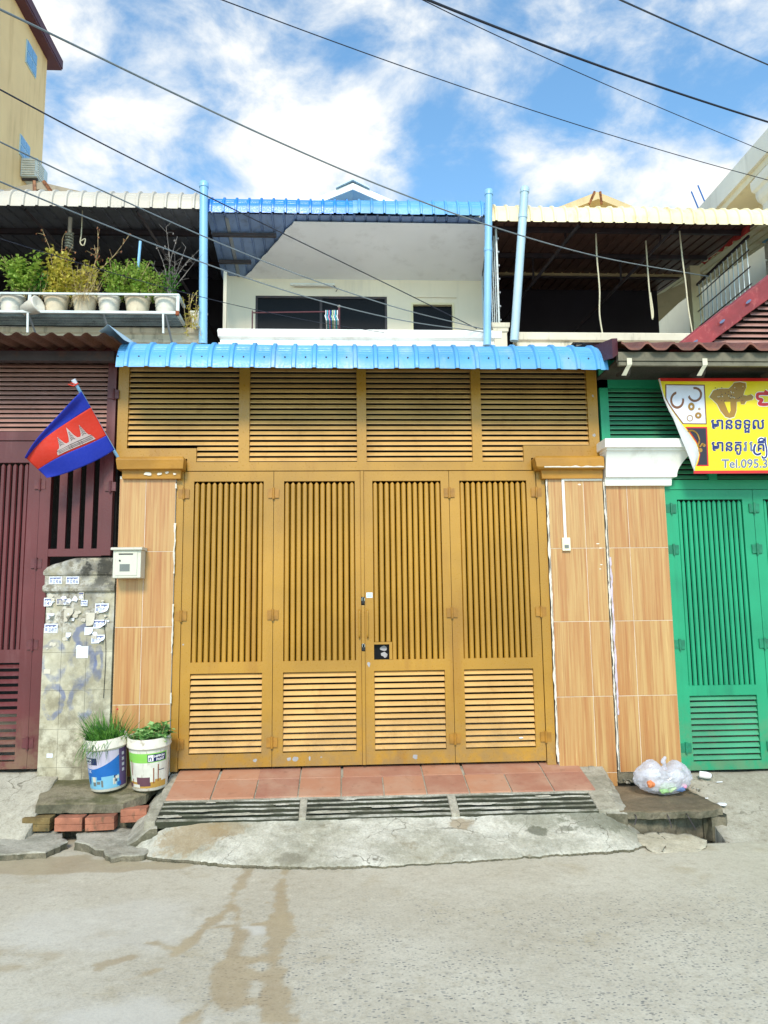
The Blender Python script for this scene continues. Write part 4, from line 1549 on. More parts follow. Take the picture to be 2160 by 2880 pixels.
def screws(parent, x0, x1, pitch, y, z, mat, step=2):
    n = int(round((x1 - x0) / pitch))
    p = (x1 - x0) / n
    mb = MB()
    me = None
    for i in range(0, n, step):
        x = x0 + p * i + .012
        if me is None:
            me = MB().lathe([(0.001, -.004), (.007, -.004), (.006, .002), (0.001, .003)], n=8).mesh('screw')
            me.materials.append(MATS[mat])
        o = obj('screw', me, mat, parent, (x, y, z))
        o.rotation_euler = (math.radians(60), 0, 0)


# ---- blue awning over the ochre gate
aw = thing('awning', 'light blue ribbed metal awning with a curved lip over the ochre gate', 'awning', (.18, -.1, 3.46))
pa = arc_profile(.50, 3.80, -.470, 3.445, .30, 84, 60)
obj('unseen_yard_roof', ribbed(-1.72, 2.07, [(4.40, 4.26, 0), (2.0, 3.95, 0), (.30, 3.745, 0)], .157, .045, .02, 1, 0), 'bounce_white', aw)  # unseen sheet behind the awning, added to bounce light upward
rough_mesh(obj('roof_sheet', ribbed(-1.735, 2.075, pa, 0.157), 'sheet_blue', aw, smooth=False), .007, 1.7)
obj('yard_light_block', MB().box(-1.84, 2.13, .08, 4.41, 3.60, 3.63), 'interior', aw)  # added dark sheet, keeps the bright roof underside out of the louvre gaps
jj = [p for p in pa if p[2] > .74][0]
screws(aw, -1.735, 2.075, .157, jj[0] - .004, jj[1], 'dark_metal', 1)
rf = MB()
rf.box(-1.80, 2.10, -.05, .05, 3.665, 3.70)
obj('purlin', rf, 'dark_metal', aw)

# ---- brown corrugated roof over the maroon gate
br = thing('corrugated_roof', 'brown corrugated sheet roof over the maroon gate', 'roof', (-3, -.3, 3.65))
rows = []
for y, z in ((-.56, 3.665), (-.3, 3.70), (.5, 3.81), (4.36, 4.36)):
    row = []
    for k in range(0, 261):
        x = -6.0 + (4.262) * k / 260
        row.append((x, y, z + .020 * max(-.4, math.cos(2 * math.pi * (x + 1.80) / .128))))
    rows.append(row)
obj('roof_sheet', MB().grid(rows), 'sheet_brown', br)
obj('end_flashing', MB().add([(-1.83, -.575, 3.690), (-1.765, -.58, 3.742), (-1.665, -.50, 3.65), (-1.69, .3, 3.84), (-1.765, .3, 3.86), (-1.83, .3, 3.80)], [(0, 1, 4, 5), (1, 2, 3, 4)]), 'pipe_faded', br, label='pale blue end flashing')
obj('purlin', MB().box(-6.0, -1.84, -.16, -.10, 3.60, 3.68), 'dark_metal', br)

# ---- tiled eave over the green gate
er = thing('tiled_eave', 'brown clay tile eave with maroon fascia over the green gate', 'roof', (3.4, -.3, 3.5))
rows = []
for y, z in ((-.60, 3.592), (-.45, 3.645), (.0, 3.80), (.62, 4.02)):
    row = []
    for k in range(0, 241):
        x = 2.14 + 4.2 * k / 240
        ph = (x - 2.14) / .205
        row.append((x, y, z + .026 * math.cos(2 * math.pi * ph) + .008 * math.cos(4 * math.pi * ph)))
    rows.append(row)
t1 = MB().grid(rows)
rows2 = [[(x, y + .0, z - .018) for x, y, z in rows[0]], rows[0]]
t1.grid(rows2)
obj('roof_tiles', t1, 'roof_tile', er)
mb = MB().box(2.13, 6.3, -.545, -.50, 3.520, 3.575)
obj('eave_board', rough_mesh(obj('x', MB().box(2.13, 6.3, -.545, -.50, 3.490, 3.560), 'old_wood'), 0.0, 3).data, 'old_wood', er)
bpy.data.objects.remove(bpy.data.objects['x'])
obj('soffit_board', MB().box(2.13, 6.3, -.50, .0, 3.500, 3.515), 'shaded_wood', er)
obj('unseen_yard_roof', MB().box(2.14, 9, .60, 4.43, 4.02, 4.06), 'shaded_wood', er)  # unseen roof added to shut daylight out behind the green gate
obj('batten', MB().box(2.135, 6.3, -.535, -.505, 3.455, 3.486), 'old_wood', er)
obj('fascia', MB().add([(2.045, -.66, 3.47), (2.125, -.56, 3.535), (2.125, -.56, 3.665), (2.045, -.66, 3.625), (2.125, .3, 3.84), (2.125, .3, 3.70), (2.045, .3, 3.84), (2.045, .3, 3.70)],
                       [(0, 1, 2, 3), (1, 5, 4, 2), (3, 2, 4, 6), (0, 3, 6, 7)]), 'eave_maroon', er)
for x in (2.215, 2.815, 3.415, 4.015, 4.615, 5.215):
    mb = MB()
    mb.prism_x([(-.545, 3.455), (-.525, 3.455), (-.50, 3.40), (-.47, 3.38), (-.40, 3.40), (-.30, 3.44), (-.30, 3.455)], x - .02, x + .02)
    rf_ = obj('rafter_tail', mb, 'shaded_wood', er, fix=True)
    mb = MB().add([(x - .019, -.548, 3.51), (x + .021, -.548, 3.51), (x + .021, -.548, 3.46), (x - .019, -.548, 3.455), (x - .03, -.528, 3.43), (x + .005, -.528, 3.43), (x - .012, -.50, 3.385), (x - .05, -.50, 3.385)],
                  [(0, 1, 2, 3), (3, 2, 5, 4), (4, 5, 6, 7)])
    obj('painted_end', mb, 'bracket', rf_)
# red rake with overlapping ridge tiles and a slatted gable behind the eave
gb = thing('slatted_gable', 'red tiled rake and dark slatted gable above the green gate', 'gable', (3.8, .6, 4.0))
P0, P1 = Vector((3.12, .55, 3.93)), Vector((4.95, .55, 5.28))
dr = (P1 - P0).normalized()
nr = Vector((-dr.z, 0, dr.x))
for k in range(7):
    a = P0 + dr * (.335 * k)
    b_ = a + dr * .355
    w0, w1 = .085 + .004 * (k % 2), .095
    yo = -.006 * (k % 2)
    mb = MB()
    ring = lambda c, w, yy: [tuple(c - nr * w + Vector((0, yy, 0))), tuple(c + nr * w * .8 + Vector((0, yy, 0))), tuple(c + nr * w + Vector((0, yy + .06, 0))), tuple(c + nr * w * .9 + Vector((0, .16, 0))), tuple(c - nr * w + Vector((0, .12, 0)))]
    mb.loft([ring(a, w0, -.02 + yo), ring(b_, w1, -.034 + yo)])
    o = obj('ridge_tile', mb, 'tile_red', gb, fix=True, bevel=0.004)
    c = a + dr * .17
    n = 8
    obj('clip', MB().add([tuple(c + dr * math.cos(6.28 * q / n) * .035 + nr * math.sin(6.28 * q / n) * .012 + Vector((0, -.052 + yo, 0))) for q in range(n)], [tuple(range(n))]), 'banner_grey', o)
for k in range(22):
    z = 4.02 + k * .055
    x = P0.x + (z - P0.z + .13) / dr.z * dr.x
    if x < 4.9:
        o = obj('louvre', MB().prism_x([(.60, z), (.64, z + .035), (.645, z + .032), (.605, z - .006), (.600, z - .012)], x, 5.2), 'maroon_louvre', gb)
obj('back_board', MB().add([(3.2, .72, 3.9), (5.2, .72, 3.9), (5.2, .72, 5.4)], [(0, 1, 2)]), 'black', gb)
obj('roof_slope', MB().add([tuple(P0 + Vector((0, .05, .02))), tuple(P1 + Vector((0, .05, .02))), (P1.x, 4.3, P1.z + .02), (P0.x, 4.3, P0.z + .02)], [(0, 1, 2, 3)]), 'roof_tile', gb)

# ================================================================== HOUSES
def wall_xz(name, parent, mat, x0, x1, z0, z1, y0, y1, holes):
    """wall in the xz plane with rectangular openings (x0, x1, z0, z1)"""
    xs = sorted({x0, x1, *[h[0] for h in holes], *[h[1] for h in holes]})
    zs = sorted({z0, z1, *[h[2] for h in holes], *[h[3] for h in holes]})
    nx, nzc = len(xs), len(zs)
    V = {}
    bm = bmesh.new()
    def vert(i, j, k):
        if (i, j, k) not in V:
            V[(i, j, k)] = bm.verts.new((xs[i], (y0, y1)[k], zs[j]))
        return V[(i, j, k)]
    solid = lambda i, j: 0 <= i < nx - 1 and 0 <= j < nzc - 1 and not any(h[0] <= xs[i] and xs[i + 1] <= h[1] and h[2] <= zs[j] and zs[j + 1] <= h[3] for h in holes)
    for i in range(nx - 1):
        for j in range(nzc - 1):
            if not solid(i, j):
                continue
            bm.faces.new([vert(i, j, 0), vert(i + 1, j, 0), vert(i + 1, j + 1, 0), vert(i, j + 1, 0)])
            bm.faces.new([vert(i, j + 1, 1), vert(i + 1, j + 1, 1), vert(i + 1, j, 1), vert(i, j, 1)])
            for di, dj, a, b_ in ((-1, 0, (i, j), (i, j + 1)), (1, 0, (i + 1, j + 1), (i + 1, j)), (0, -1, (i + 1, j), (i, j)), (0, 1, (i, j + 1), (i + 1, j + 1))):
                if not solid(i + di, j + dj):
                    bm.faces.new([vert(*a, 0), vert(*b_, 0), vert(*b_, 1), vert(*a, 1)])
    bmesh.ops.recalc_face_normals(bm, faces=bm.faces)
    me = bpy.data.meshes.new(name)
    bm.to_mesh(me)
    bm.free()
    return obj(name, me, mat, parent)


def moulding(name, parent, mat, x0, x1, prof, yb, ends=True, fix=True):
    """parapet coping: prof of (z, overhang) in front of y = yb"""
    rings = [[(x0 - e * .5, yb - e, z), (x1 + e * .5, yb - e, z), (x1 + e * .5, yb + .16, z), (x0 - e * .5, yb + .16, z)] for z, e in prof]
    return obj(name, MB().loft(rings), mat, parent, fix=fix)


house = thing('town_house', 'white town house upper floor behind the blue awning', 'house', (.15, 5.8, .37))
wall_xz('wall', house, 'white_wall', -1.90, 2.30, 4.55, 8.2, 5.80, 5.95, [(-1.425, .715, 5.60, 6.735), (1.108, 1.818, 4.70, 6.632)])
obj('front_wall', MB().box(-1.86, 2.16, 4.42, 4.56, .3, 5.30), 'interior', house)
obj('balcony_floor', MB().box(-1.86, 2.16, 4.56, 5.80, 4.60, 4.75), 'parapet_white', house)  # out of sight, whitened to bounce sun up to the soffit
obj('party_wall', MB().box(-1.862, -1.842, .06, 4.42, .2, 3.64), 'interior', house)
obj('party_wall', MB().box(2.131, 2.146, .06, 4.42, .2, 3.64), 'interior', house)
w = obj('window', MB().box(-1.425, -1.39, 5.81, 5.87, 5.60, 6.735).box(.68, .715, 5.81, 5.87, 5.60, 6.735).box(-1.39, .68, 5.81, 5.87, 6.70, 6.735).box(-.385, -.345, 5.81, 5.87, 5.60, 6.70), 'dark_metal', house)
obj('pane', MB().box(-1.39, -.385, 5.83, 5.836, 5.60, 6.70), 'dark_glass', w)
obj('pane', MB().box(-.345, .68, 5.83, 5.836, 5.60, 6.70), 'dark_glass', w)
dw = obj('doorway', MB().box(1.108, 1.14, 5.785, 5.88, 4.75, 6.632).box(1.786, 1.818, 5.785, 5.88, 4.75, 6.632).box(1.14, 1.786, 5.785, 5.88, 6.60, 6.632), 'sheet_cream', house)
obj('door_panel', MB().box(1.14, 1.786, 5.86, 5.88, 4.75, 6.60), 'dark_glass', dw)
obj('drip_mould', MB().box(1.16, 1.86, 5.775, 5.80, 6.72, 6.745), 'white_wall', house)
moulding('parapet', house, 'parapet_white', -1.74, 2.24, [(5.20, 0), (5.36, 0), (5.38, .05), (5.41, .06), (5.43, .02), (5.48, .02), (5.50, .07), (5.585, .085), (5.612, .07)], 4.42)
# gypsum soffit, broken away on the left
edge = [(-.72, 4.46)]
random.seed(5)
for k in range(1, 22):
    t = k / 22
    edge.append((-.72 - .88 * t + .018 * nz(t * 40) + .03 * nz(t * 11), 4.46 + 1.33 * t + .02 * nz(t * 40, 5)))
edge += [(-1.62, 5.80), (2.28, 5.80), (2.16, 4.46)]
k = len(edge)
zsf = lambda y: 7.29 - (y - 4.46) * .20
mb = MB().add([(x, y, zsf(y)) for x, y in edge] + [(x, y, zsf(y) + .012) for x, y in edge], [tuple(range(k)), tuple(range(2 * k - 1, k - 1, -1))] + [(i, (i + 1) % k, (i + 1) % k + k, i + k) for i in range(k)])
obj('soffit', mb, 'soffit', house, fix=True, label='pale gypsum soffit with a torn left edge')
obj('side_post', MB().box(-1.84, -1.79, 5.15, 5.20, 5.45, 6.85), 'white_wall', house)

# upper canopies
can = thing('canopy', 'blue ribbed metal canopy over the white balcony', 'canopy', (.1, 4.4, 7.3))
pc = arc_profile(9.5, 8.25, 4.28, 7.395, .26, 88, 40, .065)
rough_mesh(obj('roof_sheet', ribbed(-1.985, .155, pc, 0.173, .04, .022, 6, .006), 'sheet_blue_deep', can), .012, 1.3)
obj('lining', ribbed(-1.97, 2.13, [(5.9, 7.045, 0), (5.2, 7.185, 0), (4.36, 7.353, 0)], 0.173, .04, .022, 1, 0), 'sheet_under', can)
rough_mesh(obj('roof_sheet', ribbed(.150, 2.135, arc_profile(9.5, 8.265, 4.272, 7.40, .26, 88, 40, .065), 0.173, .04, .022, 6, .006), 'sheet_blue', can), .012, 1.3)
mb = MB()
for y, z, xe in ((4.72, 7.20, -1.0), (5.35, 7.075, -1.45)):
    mb.box(-1.95, xe, y, y + .05, z, z + .05)
obj('purlin', mb, 'dark_metal', can)
for x in (-1.72,):
    obj('rafter', MB().add([(x, 4.45, 7.33), (x + .05, 4.45, 7.33), (x + .05, 5.8, 7.05), (x, 5.8, 7.05), (x, 4.45, 7.40), (x + .05, 4.45, 7.40), (x + .05, 5.8, 7.12), (x, 5.8, 7.12)], [(0, 3, 2, 1), (4, 5, 6, 7), (0, 1, 5, 4), (1, 2, 6, 5), (2, 3, 7, 6), (3, 0, 4, 7)]), 'grey_metal', can)

# ---- left neighbour
lh = thing('town_house', 'dark open balcony of the house behind the shelf of potted plants', 'house', (-4, 7, .4))
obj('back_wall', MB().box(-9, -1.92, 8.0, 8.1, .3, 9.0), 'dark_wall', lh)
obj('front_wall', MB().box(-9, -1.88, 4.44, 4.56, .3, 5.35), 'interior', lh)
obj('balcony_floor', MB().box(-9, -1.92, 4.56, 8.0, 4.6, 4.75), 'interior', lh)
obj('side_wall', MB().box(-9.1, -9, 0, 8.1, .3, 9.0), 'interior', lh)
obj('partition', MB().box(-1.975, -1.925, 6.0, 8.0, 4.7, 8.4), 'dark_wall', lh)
moulding('parapet', lh, 'parapet_old', -9, -2.02, [(5.10, 0), (5.40, 0), (5.42, .04), (5.46, .05), (5.48, .01), (5.54, .01), (5.56, .05), (5.62, .06), (5.64, .04)], 4.43)
for x in (-6.4, -4.3, -3.2):
    obj('post', MB().box(x, x + .09, 7.2, 7.29, 4.75, 8.0), 'dark_metal', lh)
lc = thing('canopy', 'beige ribbed metal canopy above the potted plants', 'canopy', (-4, 4.4, 7.3))
rough_mesh(obj('roof_sheet', ribbed(-8.2, -2.03, arc_profile(9.5, 8.30, 4.24, 7.43, .28, 88, 40, .075), 0.20, .05, .024, 5, .006), 'sheet_beige', lc), .012, 1.3)
obj('lining', ribbed(-8.2, -2.04, [(9.4, 8.20, 0), (7, 7.87, 0), (4.36, 7.51, 0)], 0.20, .05, .024, 1, 0), 'sheet_grey', lc)
mb = MB()
for y, z in ((5.35, 7.56), (6.9, 7.78)):
    mb.box(-8.2, -2.06, y, y + .06, z - .03, z + .05)
obj('purlin', mb, 'dark_metal', lc)
for x, xb in ((-4.6, -3.2), (-3.0, -2.0)):
    obj('brace', MB().tube([(x, 4.5, 7.45), (xb, 7.9, 6.2)], .028, 4), 'dark_metal', lc)
ar = MB()
# ---- right neighbour
rh = thing('town_house', 'dark open balcony of the house under the cream canopy', 'house', (4.2, 7, .4))
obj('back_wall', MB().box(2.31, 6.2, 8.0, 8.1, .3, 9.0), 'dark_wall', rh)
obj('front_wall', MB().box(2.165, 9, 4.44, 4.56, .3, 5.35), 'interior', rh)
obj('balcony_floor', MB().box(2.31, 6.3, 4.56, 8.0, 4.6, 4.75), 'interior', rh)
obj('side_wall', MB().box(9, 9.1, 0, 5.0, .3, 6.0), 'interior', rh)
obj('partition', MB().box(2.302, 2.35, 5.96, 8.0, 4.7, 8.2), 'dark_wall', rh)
moulding('parapet', rh, 'parapet_old', 2.52, 6.25, [(5.10, 0), (5.33, 0), (5.35, .04), (5.39, .05), (5.41, .01), (5.47, .01), (5.49, .05), (5.585, .06), (5.605, .04)], 4.43)
obj('parapet_post', MB().loft([[(2.175 - e, 4.36 - e, z), (2.36 + e, 4.36 - e, z), (2.36 + e, 4.52, z), (2.175 - e, 4.52, z)] for z, e in ((5.1, 0), (5.58, 0), (5.60, .02), (5.64, .02), (5.66, .035), (5.72, .04), (5.725, .03))]), 'parapet_old', rh, fix=True)
obj('corner_post', MB().box(6.10, 6.28, 6.35, 6.5, 4.7, 7.6), 'sheet_cream', rh)
obj('side_parapet', MB().box(6.15, 6.27, 4.57, 6.35, 4.7, 5.6), 'parapet_old', rh)
gr = obj('window_grille', MB().box(6.19, 6.22, 4.6, 6.36, 7.22, 7.26), 'dark_metal', rh)
obj('bottom_rail', MB().box(6.19, 6.22, 4.6, 6.36, 5.62, 5.66), 'dark_metal', gr)
for k in range(12):
    y = 4.68 + k * .145
    obj('bar', MB().box(6.197, 6.212, y, y + .014, 5.66, 7.22), 'pale_metal', gr)
for k in range(1, 6):
    z = 5.66 + k * .27
    obj('cross_bar', MB().box(6.188, 6.197, 4.6, 6.36, z, z + .018), 'dark_metal', gr)
sc_ = obj('lattice_screen', MB().box(2.265, 2.29, 4.48, 4.505, 5.73, 7.25), 'pale_metal', rh)
obj('bar', MB().box(2.265, 2.29, 5.68, 5.70, 5.0, 7.12), 'pale_metal', sc_)
for k in range(1, 8):
    y = 4.505 + k * .147
    obj('bar', MB().box(2.272, 2.285, y, y + .013, 5.73, 7.22), 'pale_metal', sc_)
for k in range(7):
    z = 5.80 + k * .21
    obj('cross_bar', MB().box(2.286, 2.305, 4.44, 5.70, z, z + .022), 'grey_metal', sc_)
rc = thing('canopy', 'cream ribbed metal canopy with rust stains, upper right', 'canopy', (4.3, 4.4, 7.25))
rough_mesh(obj('roof_sheet', ribbed(2.145, 7.2, arc_profile(9.5, 8.16, 4.24, 7.31, .28, 88, 40, .08), 0.173, .045, .024, 6, .005), 'sheet_cream', rc), .012, 1.3)
obj('lining', ribbed(2.20, 6.3, [(9.4, 8.05, 0), (7, 7.72, 0), (4.36, 7.38, 0)], 0.173, .045, .02, 1, 0), 'sheet_brown', rc)
mb = MB()
for y, z in ((4.75, 7.38), (5.9, 7.53), (7.0, 7.68)):
    mb.box(2.35, 6.2, y, y + .05, z - .03, z + .04)
obj('purlin', mb, 'dark_metal', rc)
for x in (3.55, 5.05):
    obj('truss', MB().tube([(x, 4.5, 7.34), (x - .6, 7.0, 6.9), (x - .9, 7.9, 6.7)], .03, 4).tube([(x - .1, 4.9, 7.27), (x - .1, 4.9, 7.42)], .02, 4).tube([(x - .35, 5.95, 7.08), (x - .35, 5.95, 7.52)], .02, 4), 'dark_metal', rc)
mb = MB()
rows = []
for k in range(20):
    y = 4.5 + k * .08
    rows.append([(6.20, y, 7.46), (6.17 + .03 * math.sin(k * 1.9), y, 7.26 + .05 * nz(k * .6) + .012 * k)])
o = obj('cloth_valance', MB().grid(rows), 'cloth_red', rc)

# ---- down pipes
def pipe(label, pts, r, mat, joints=()):
    t = thing('down_pipe', label, 'pipe', pts[0], 'plastic down pipes')
    obj('tube', MB().tube(pts, r, 14), mat, t, smooth=True)
    P = [Vector(p) for p in pts]
    for f in joints:
        c = P[0].lerp(P[-1], f)
        d = (P[-1] - P[0]).normalized() * .03
        obj('collar', MB().tube([c - d, c + d], r * 1.12, 14), mat, t, smooth=True)
    c = P[-1]
    d = (P[-1] - P[0]).normalized()
    obj('cap', MB().tube([c - d * .05, c + d * .01, c + d * .035, c + d * .05], [r * 1.14, r * 1.14, r * .9, r * .3], 14), mat, t, smooth=True)
    return t


pipe('blue plastic pipe standing at the left corner of the white balcony', [(-1.965, 4.26, 5.35), (-1.990, 4.22, 7.72)], .060, 'pipe_blue')
pipe('upright blue plastic pipe at the right corner of the white balcony', [(2.045, 4.26, 5.35), (2.130, 4.20, 7.66)], .056, 'pipe_blue', (.62,))
pipe('pale blue pipe leaning right across the cream canopy', [(2.425, 4.20, 5.40), (2.640, 4.12, 7.66)], .060, 'pipe_faded', (.82,))

# ================================================================== BACKGROUND BUILDINGS
yb = thing('apartment_block', 'tall yellow apartment block with maroon eaves, upper left', 'building', (-11, 12, 0))
obj('wall', MB().box(-16, -9.0, 6, 15.72, 0, 18.5), 'yellow_block', yb)
obj('roof', MB().box(-16.4, -8.72, 4, 16.15, 18.50, 18.56).prism([(-8.70, 18.56), (-8.70, 18.84), (-12.5, 21.4), (-16.4, 18.9), (-16.4, 18.56)], 4, 16.18), 'eave_maroon', yb)
for y0_, y1_, z0_, z1_ in ((14.22, 14.92, 17.28, 18.0), (14.14, 14.78, 14.42, 15.02)):
    f = obj('window', MB().box(-9.0, -8.97, y0_, y1_, z0_, z1_), 'pale_roof', yb)
    for k in range(2):
        for q in range(2):
            w_, h_ = (y1_ - y0_) / 2, (z1_ - z0_) / 2
            obj('pane', MB().box(-8.975, -8.955, y0_ + .03 + k * w_, y0_ + w_ - .02 + k * w_, z0_ + .03 + q * h_, z0_ + h_ - .02 + q * h_), 'window_blue', f)
ac = thing('air_conditioner', 'white air conditioner on the yellow block, upper left', 'air conditioner', (-8.7, 14.6, 13.9))
obj('casing', MB().box(-8.99, -8.55, 14.30, 15.05, 13.85, 14.40), 'pale_metal', ac)
for k in range(7):
    obj('grille_bar', MB().box(-8.55, -8.52, 14.33, 14.75, 13.89 + k * .07, 13.925 + k * .07), 'pot_white', ac)
    obj('grille_bar', MB().box(-8.95, -8.60, 14.27, 14.30, 13.89 + k * .07, 13.925 + k * .07), 'pot_white', ac)
obj('bracket', MB().box(-8.99, -8.56, 14.4, 14.46, 13.79, 13.85), 'dark_metal', ac)


def gable(label, cx, yf, zapex, slope, half, mat, under, trim, depth=5):
    t = thing('gable_roof', label, 'roof', (cx, yf, zapex - half * slope))
    zb_ = zapex - half * slope
    th = .10
    mb = MB().prism([(cx - half, zb_), (cx, zapex), (cx + half, zb_), (cx + half, zb_ - th), (cx, zapex - th), (cx - half, zb_ - th)], yf, yf + depth)
    obj('roof_slope', mb, mat, t, fix=True)
    obj('barge_board', MB().prism([(cx - half, zb_ - .02), (cx, zapex - .02), (cx + half, zb_ - .02), (cx + half, zb_ - .15), (cx, zapex - .15), (cx - half, zb_ - .15)], yf - .03, yf - .002), trim, t, fix=True)
    obj('gable_wall', MB().prism([(cx - half + .2, zb_ - .3), (cx, zapex - .22), (cx + half - .2, zb_ - .3)], yf + .55, yf + .6), under, t, fix=True)
    return t


t = gable('pale blue gable roof with white barge boards behind the blue canopy', .196, 7.8, 9.92, .45, 2.2, 'pale_roof', 'pale_roof', 'parapet_white')
obj('ridge_cap', MB().prism([(-.13, 9.80), (.196, 9.98), (.52, 9.80), (.52, 9.77), (.196, 9.94), (-.13, 9.77)], 7.72, 12), 'pale_roof', t, fix=True)
obj('king_post', MB().box(.165, .225, 8.2, 8.26, 9.2, 9.70), 'pale_roof', t)
t = gable('beige gable roof with brown ridge behind the cream canopy', 4.53, 6.4, 8.99, .42, 2.4, 'beige_roof', 'beige_roof', 'beige_roof')
for k in (-.06, .04):
    obj('ridge_strip', MB().tube([(4.53 + k, 6.36, 8.97), (4.50 + k * 2.2, 6.38, 8.74)], .022, 5), 'dry_leaf', t)
t = gable('weathered grey gable roof in front of the yellow block', -5.42, 7.0, 9.36, .24, 3.4, 'fibre_roof', 'fibre_roof', 'fibre_roof')
for k in (-.10, .06):
    obj('ridge_strip', MB().tube([(-5.42 + k, 6.96, 9.35), (-5.28 + k * 2.2, 6.97, 9.05)], .035, 5), 'dry_leaf', t)

rbld = thing('concrete_building', 'unfinished pale concrete building with moulded cornice, right edge', 'building', (8.2, 9, 0))
obj('wall', MB().box(7.62, 12, 5.3, 12, 0, 8.9), 'cream_block', rbld)
obj('roof_slab', MB().box(6.97, 12.4, 3.4, 7.72, 9.03, 9.40), 'grey_block', rbld)
obj('roof_soffit', MB().box(7.03, 12.3, 3.4, 7.66, 8.90, 9.03), 'cream_block', rbld)
pc_ = obj('corner_column', MB().loft([[(7.10 - e, 5.15 - e, z), (7.7 + e, 5.15 - e, z), (7.7 + e, 5.66 + e, z), (7.10 - e, 5.66 + e, z)] for z, e in ((0, 0), (8.0, 0), (8.05, .04), (8.13, .04), (8.18, .0), (8.36, .0), (8.44, .05), (8.52, .07), (8.6, .07), (8.65, .11), (8.75, .12), (8.82, .12), (8.84, .06), (8.90, .06))]), 'grey_block', rbld, fix=True)
obj('band', MB().box(7.06, 7.75, 5.11, 5.7, 7.70, 7.82), 'label_sky', pc_)
for k in range(11):
    obj('groove_course', MB().box(7.08, 7.72, 5.13, 5.68, 7.4 - k * .30, 7.66 - k * .30), 'grey_block', pc_)
f = obj('window', MB().box(7.58, 7.615, 6.0, 6.9, 5.6, 7.0), 'parapet_white', rbld)
obj('pane', MB().box(7.565, 7.579, 6.08, 6.82, 5.7, 6.9), 'label_navy', f)
for k, (x, yy) in enumerate(((7.0, 9.0), (6.97, 9.22))):
    obj('rebar', MB().tube([(x + .1, yy - 1.5, 9.3), (x - .12, yy - 1.6, 9.75)], .014, 5), 'label_blue', rbld)

# ================================================================== CABLES
CAB = [
 ('thick grey cable from the upper left down to the dark right balcony', 'cable_grey', .011, [(-2.714, -2.294, 5.29), (-2.614, -1.382, 5.798), (-2.241, -0.471, 6.168), (-1.596, 0.441, 6.4), (-0.681, 1.353, 6.518), (0.503, 2.265, 6.56), (1.961, 3.176, 6.573), (3.699, 4.088, 6.619), (5.73, 5.0, 6.77)]),
 ('dark cable crossing the top of the left blue pipe to the white balcony door', 'cable_black', .008, [(-2.856, -2.038, 5.084), (-2.853, -1.246, 5.446), (-2.678, -0.453, 5.71), (-2.334, 0.339, 5.89), (-1.82, 1.131, 5.996), (-1.139, 1.923, 6.027), (-0.289, 2.716, 5.979), (0.729, 3.508, 5.846), (1.912, 4.3, 5.618)]),
 ('pale cable crossing the beige canopy and the balcony window', 'cable_grey', .008, [(-2.84, -2.016, 4.705), (-2.83, -1.226, 5.029), (-2.649, -0.437, 5.268), (-2.297, 0.353, 5.424), (-1.776, 1.142, 5.512), (-1.086, 1.932, 5.549), (-0.226, 2.721, 5.558), (0.805, 3.511, 5.567), (2.012, 4.3, 5.61)]),
 ('pale cable passing just above the potted plants', 'cable_grey', .008, [(-2.816, -2.016, 4.395), (-2.809, -1.226, 4.702), (-2.632, -0.437, 4.936), (-2.285, 0.353, 5.099), (-1.768, 1.142, 5.203), (-1.083, 1.932, 5.271), (-0.226, 2.721, 5.329), (0.803, 3.511, 5.414), (2.011, 4.3, 5.566)]),
 ('thin dark cable running through the potted plants, lowest of the wires', 'cable_black', .0045, [(-2.707, -2.129, 3.893), (-2.804, -1.325, 4.214), (-2.758, -0.522, 4.487), (-2.566, 0.282, 4.715), (-2.23, 1.086, 4.908), (-1.748, 1.889, 5.075), (-1.121, 2.693, 5.228), (-0.345, 3.496, 5.381), (0.58, 4.3, 5.548)]),
 ('thin dark cable crossing the whole sky to the pale right building', 'cable_black', .006, [(-1.543, -1.096, 6.279), (-0.961, -0.491, 6.538), (-0.218, 0.114, 6.741), (0.688, 0.719, 6.897), (1.757, 1.324, 7.014), (2.991, 1.93, 7.099), (4.392, 2.535, 7.159), (5.962, 3.14, 7.201), (7.702, 3.745, 7.208)]),
 ('thick black cable in the upper right sky', 'cable_black', .013, [(-0.041, -1.68, 5.803), (0.452, -1.176, 6.065), (1.045, -0.673, 6.288), (1.737, -0.169, 6.482), (2.53, 0.335, 6.651), (3.423, 0.839, 6.799), (4.419, 1.343, 6.928), (5.517, 1.847, 7.038), (6.718, 2.35, 7.118)]),
 ('thin cable just below the thick black one in the right sky', 'cable_black', .005, [(-0.069, -1.805, 5.737), (0.42, -1.204, 6.051), (1.028, -0.602, 6.307), (1.755, -0.001, 6.519), (2.601, 0.601, 6.69), (3.565, 1.202, 6.819), (4.648, 1.804, 6.904), (5.85, 2.405, 6.941), (7.17, 3.007, 6.928)]),
 ('black cable cutting the top right corner of the sky', 'cable_black', .009, [(1.08, -2.25, 5.331), (1.541, -1.648, 5.767), (2.079, -1.047, 6.166), (2.696, -0.445, 6.529), (3.391, 0.156, 6.86), (4.163, 0.758, 7.158), (5.013, 1.359, 7.424), (5.941, 1.961, 7.655), (6.946, 2.562, 7.853)])]
for ci, (lb, mt, r, pts) in enumerate(CAB):
    # carry every wire on to a pole outside the view
    a = Vector(pts[0])
    if ci < 5:
        pts = [tuple(a + Vector((-6.5, -3.2, .9))), tuple(a + Vector((-1.6, -1.0, .05)))] + pts
    else:
        b_ = Vector(pts[-1])
        d = (b_ - Vector(pts[-2])).normalized()
        pts = [tuple(a + Vector((-7.0, -6.5, .4))), tuple(a + Vector((-1.6, -1.7, -.1)))] + pts + [tuple(b_ + d * 5 + Vector((0, 0, .3)))]
    o = obj('overhead_cable', MB().tube(catmull(pts, 8), r * .82, 6), mt, smooth=True)
    tag(o, lb, 'cable', 'overhead cables')
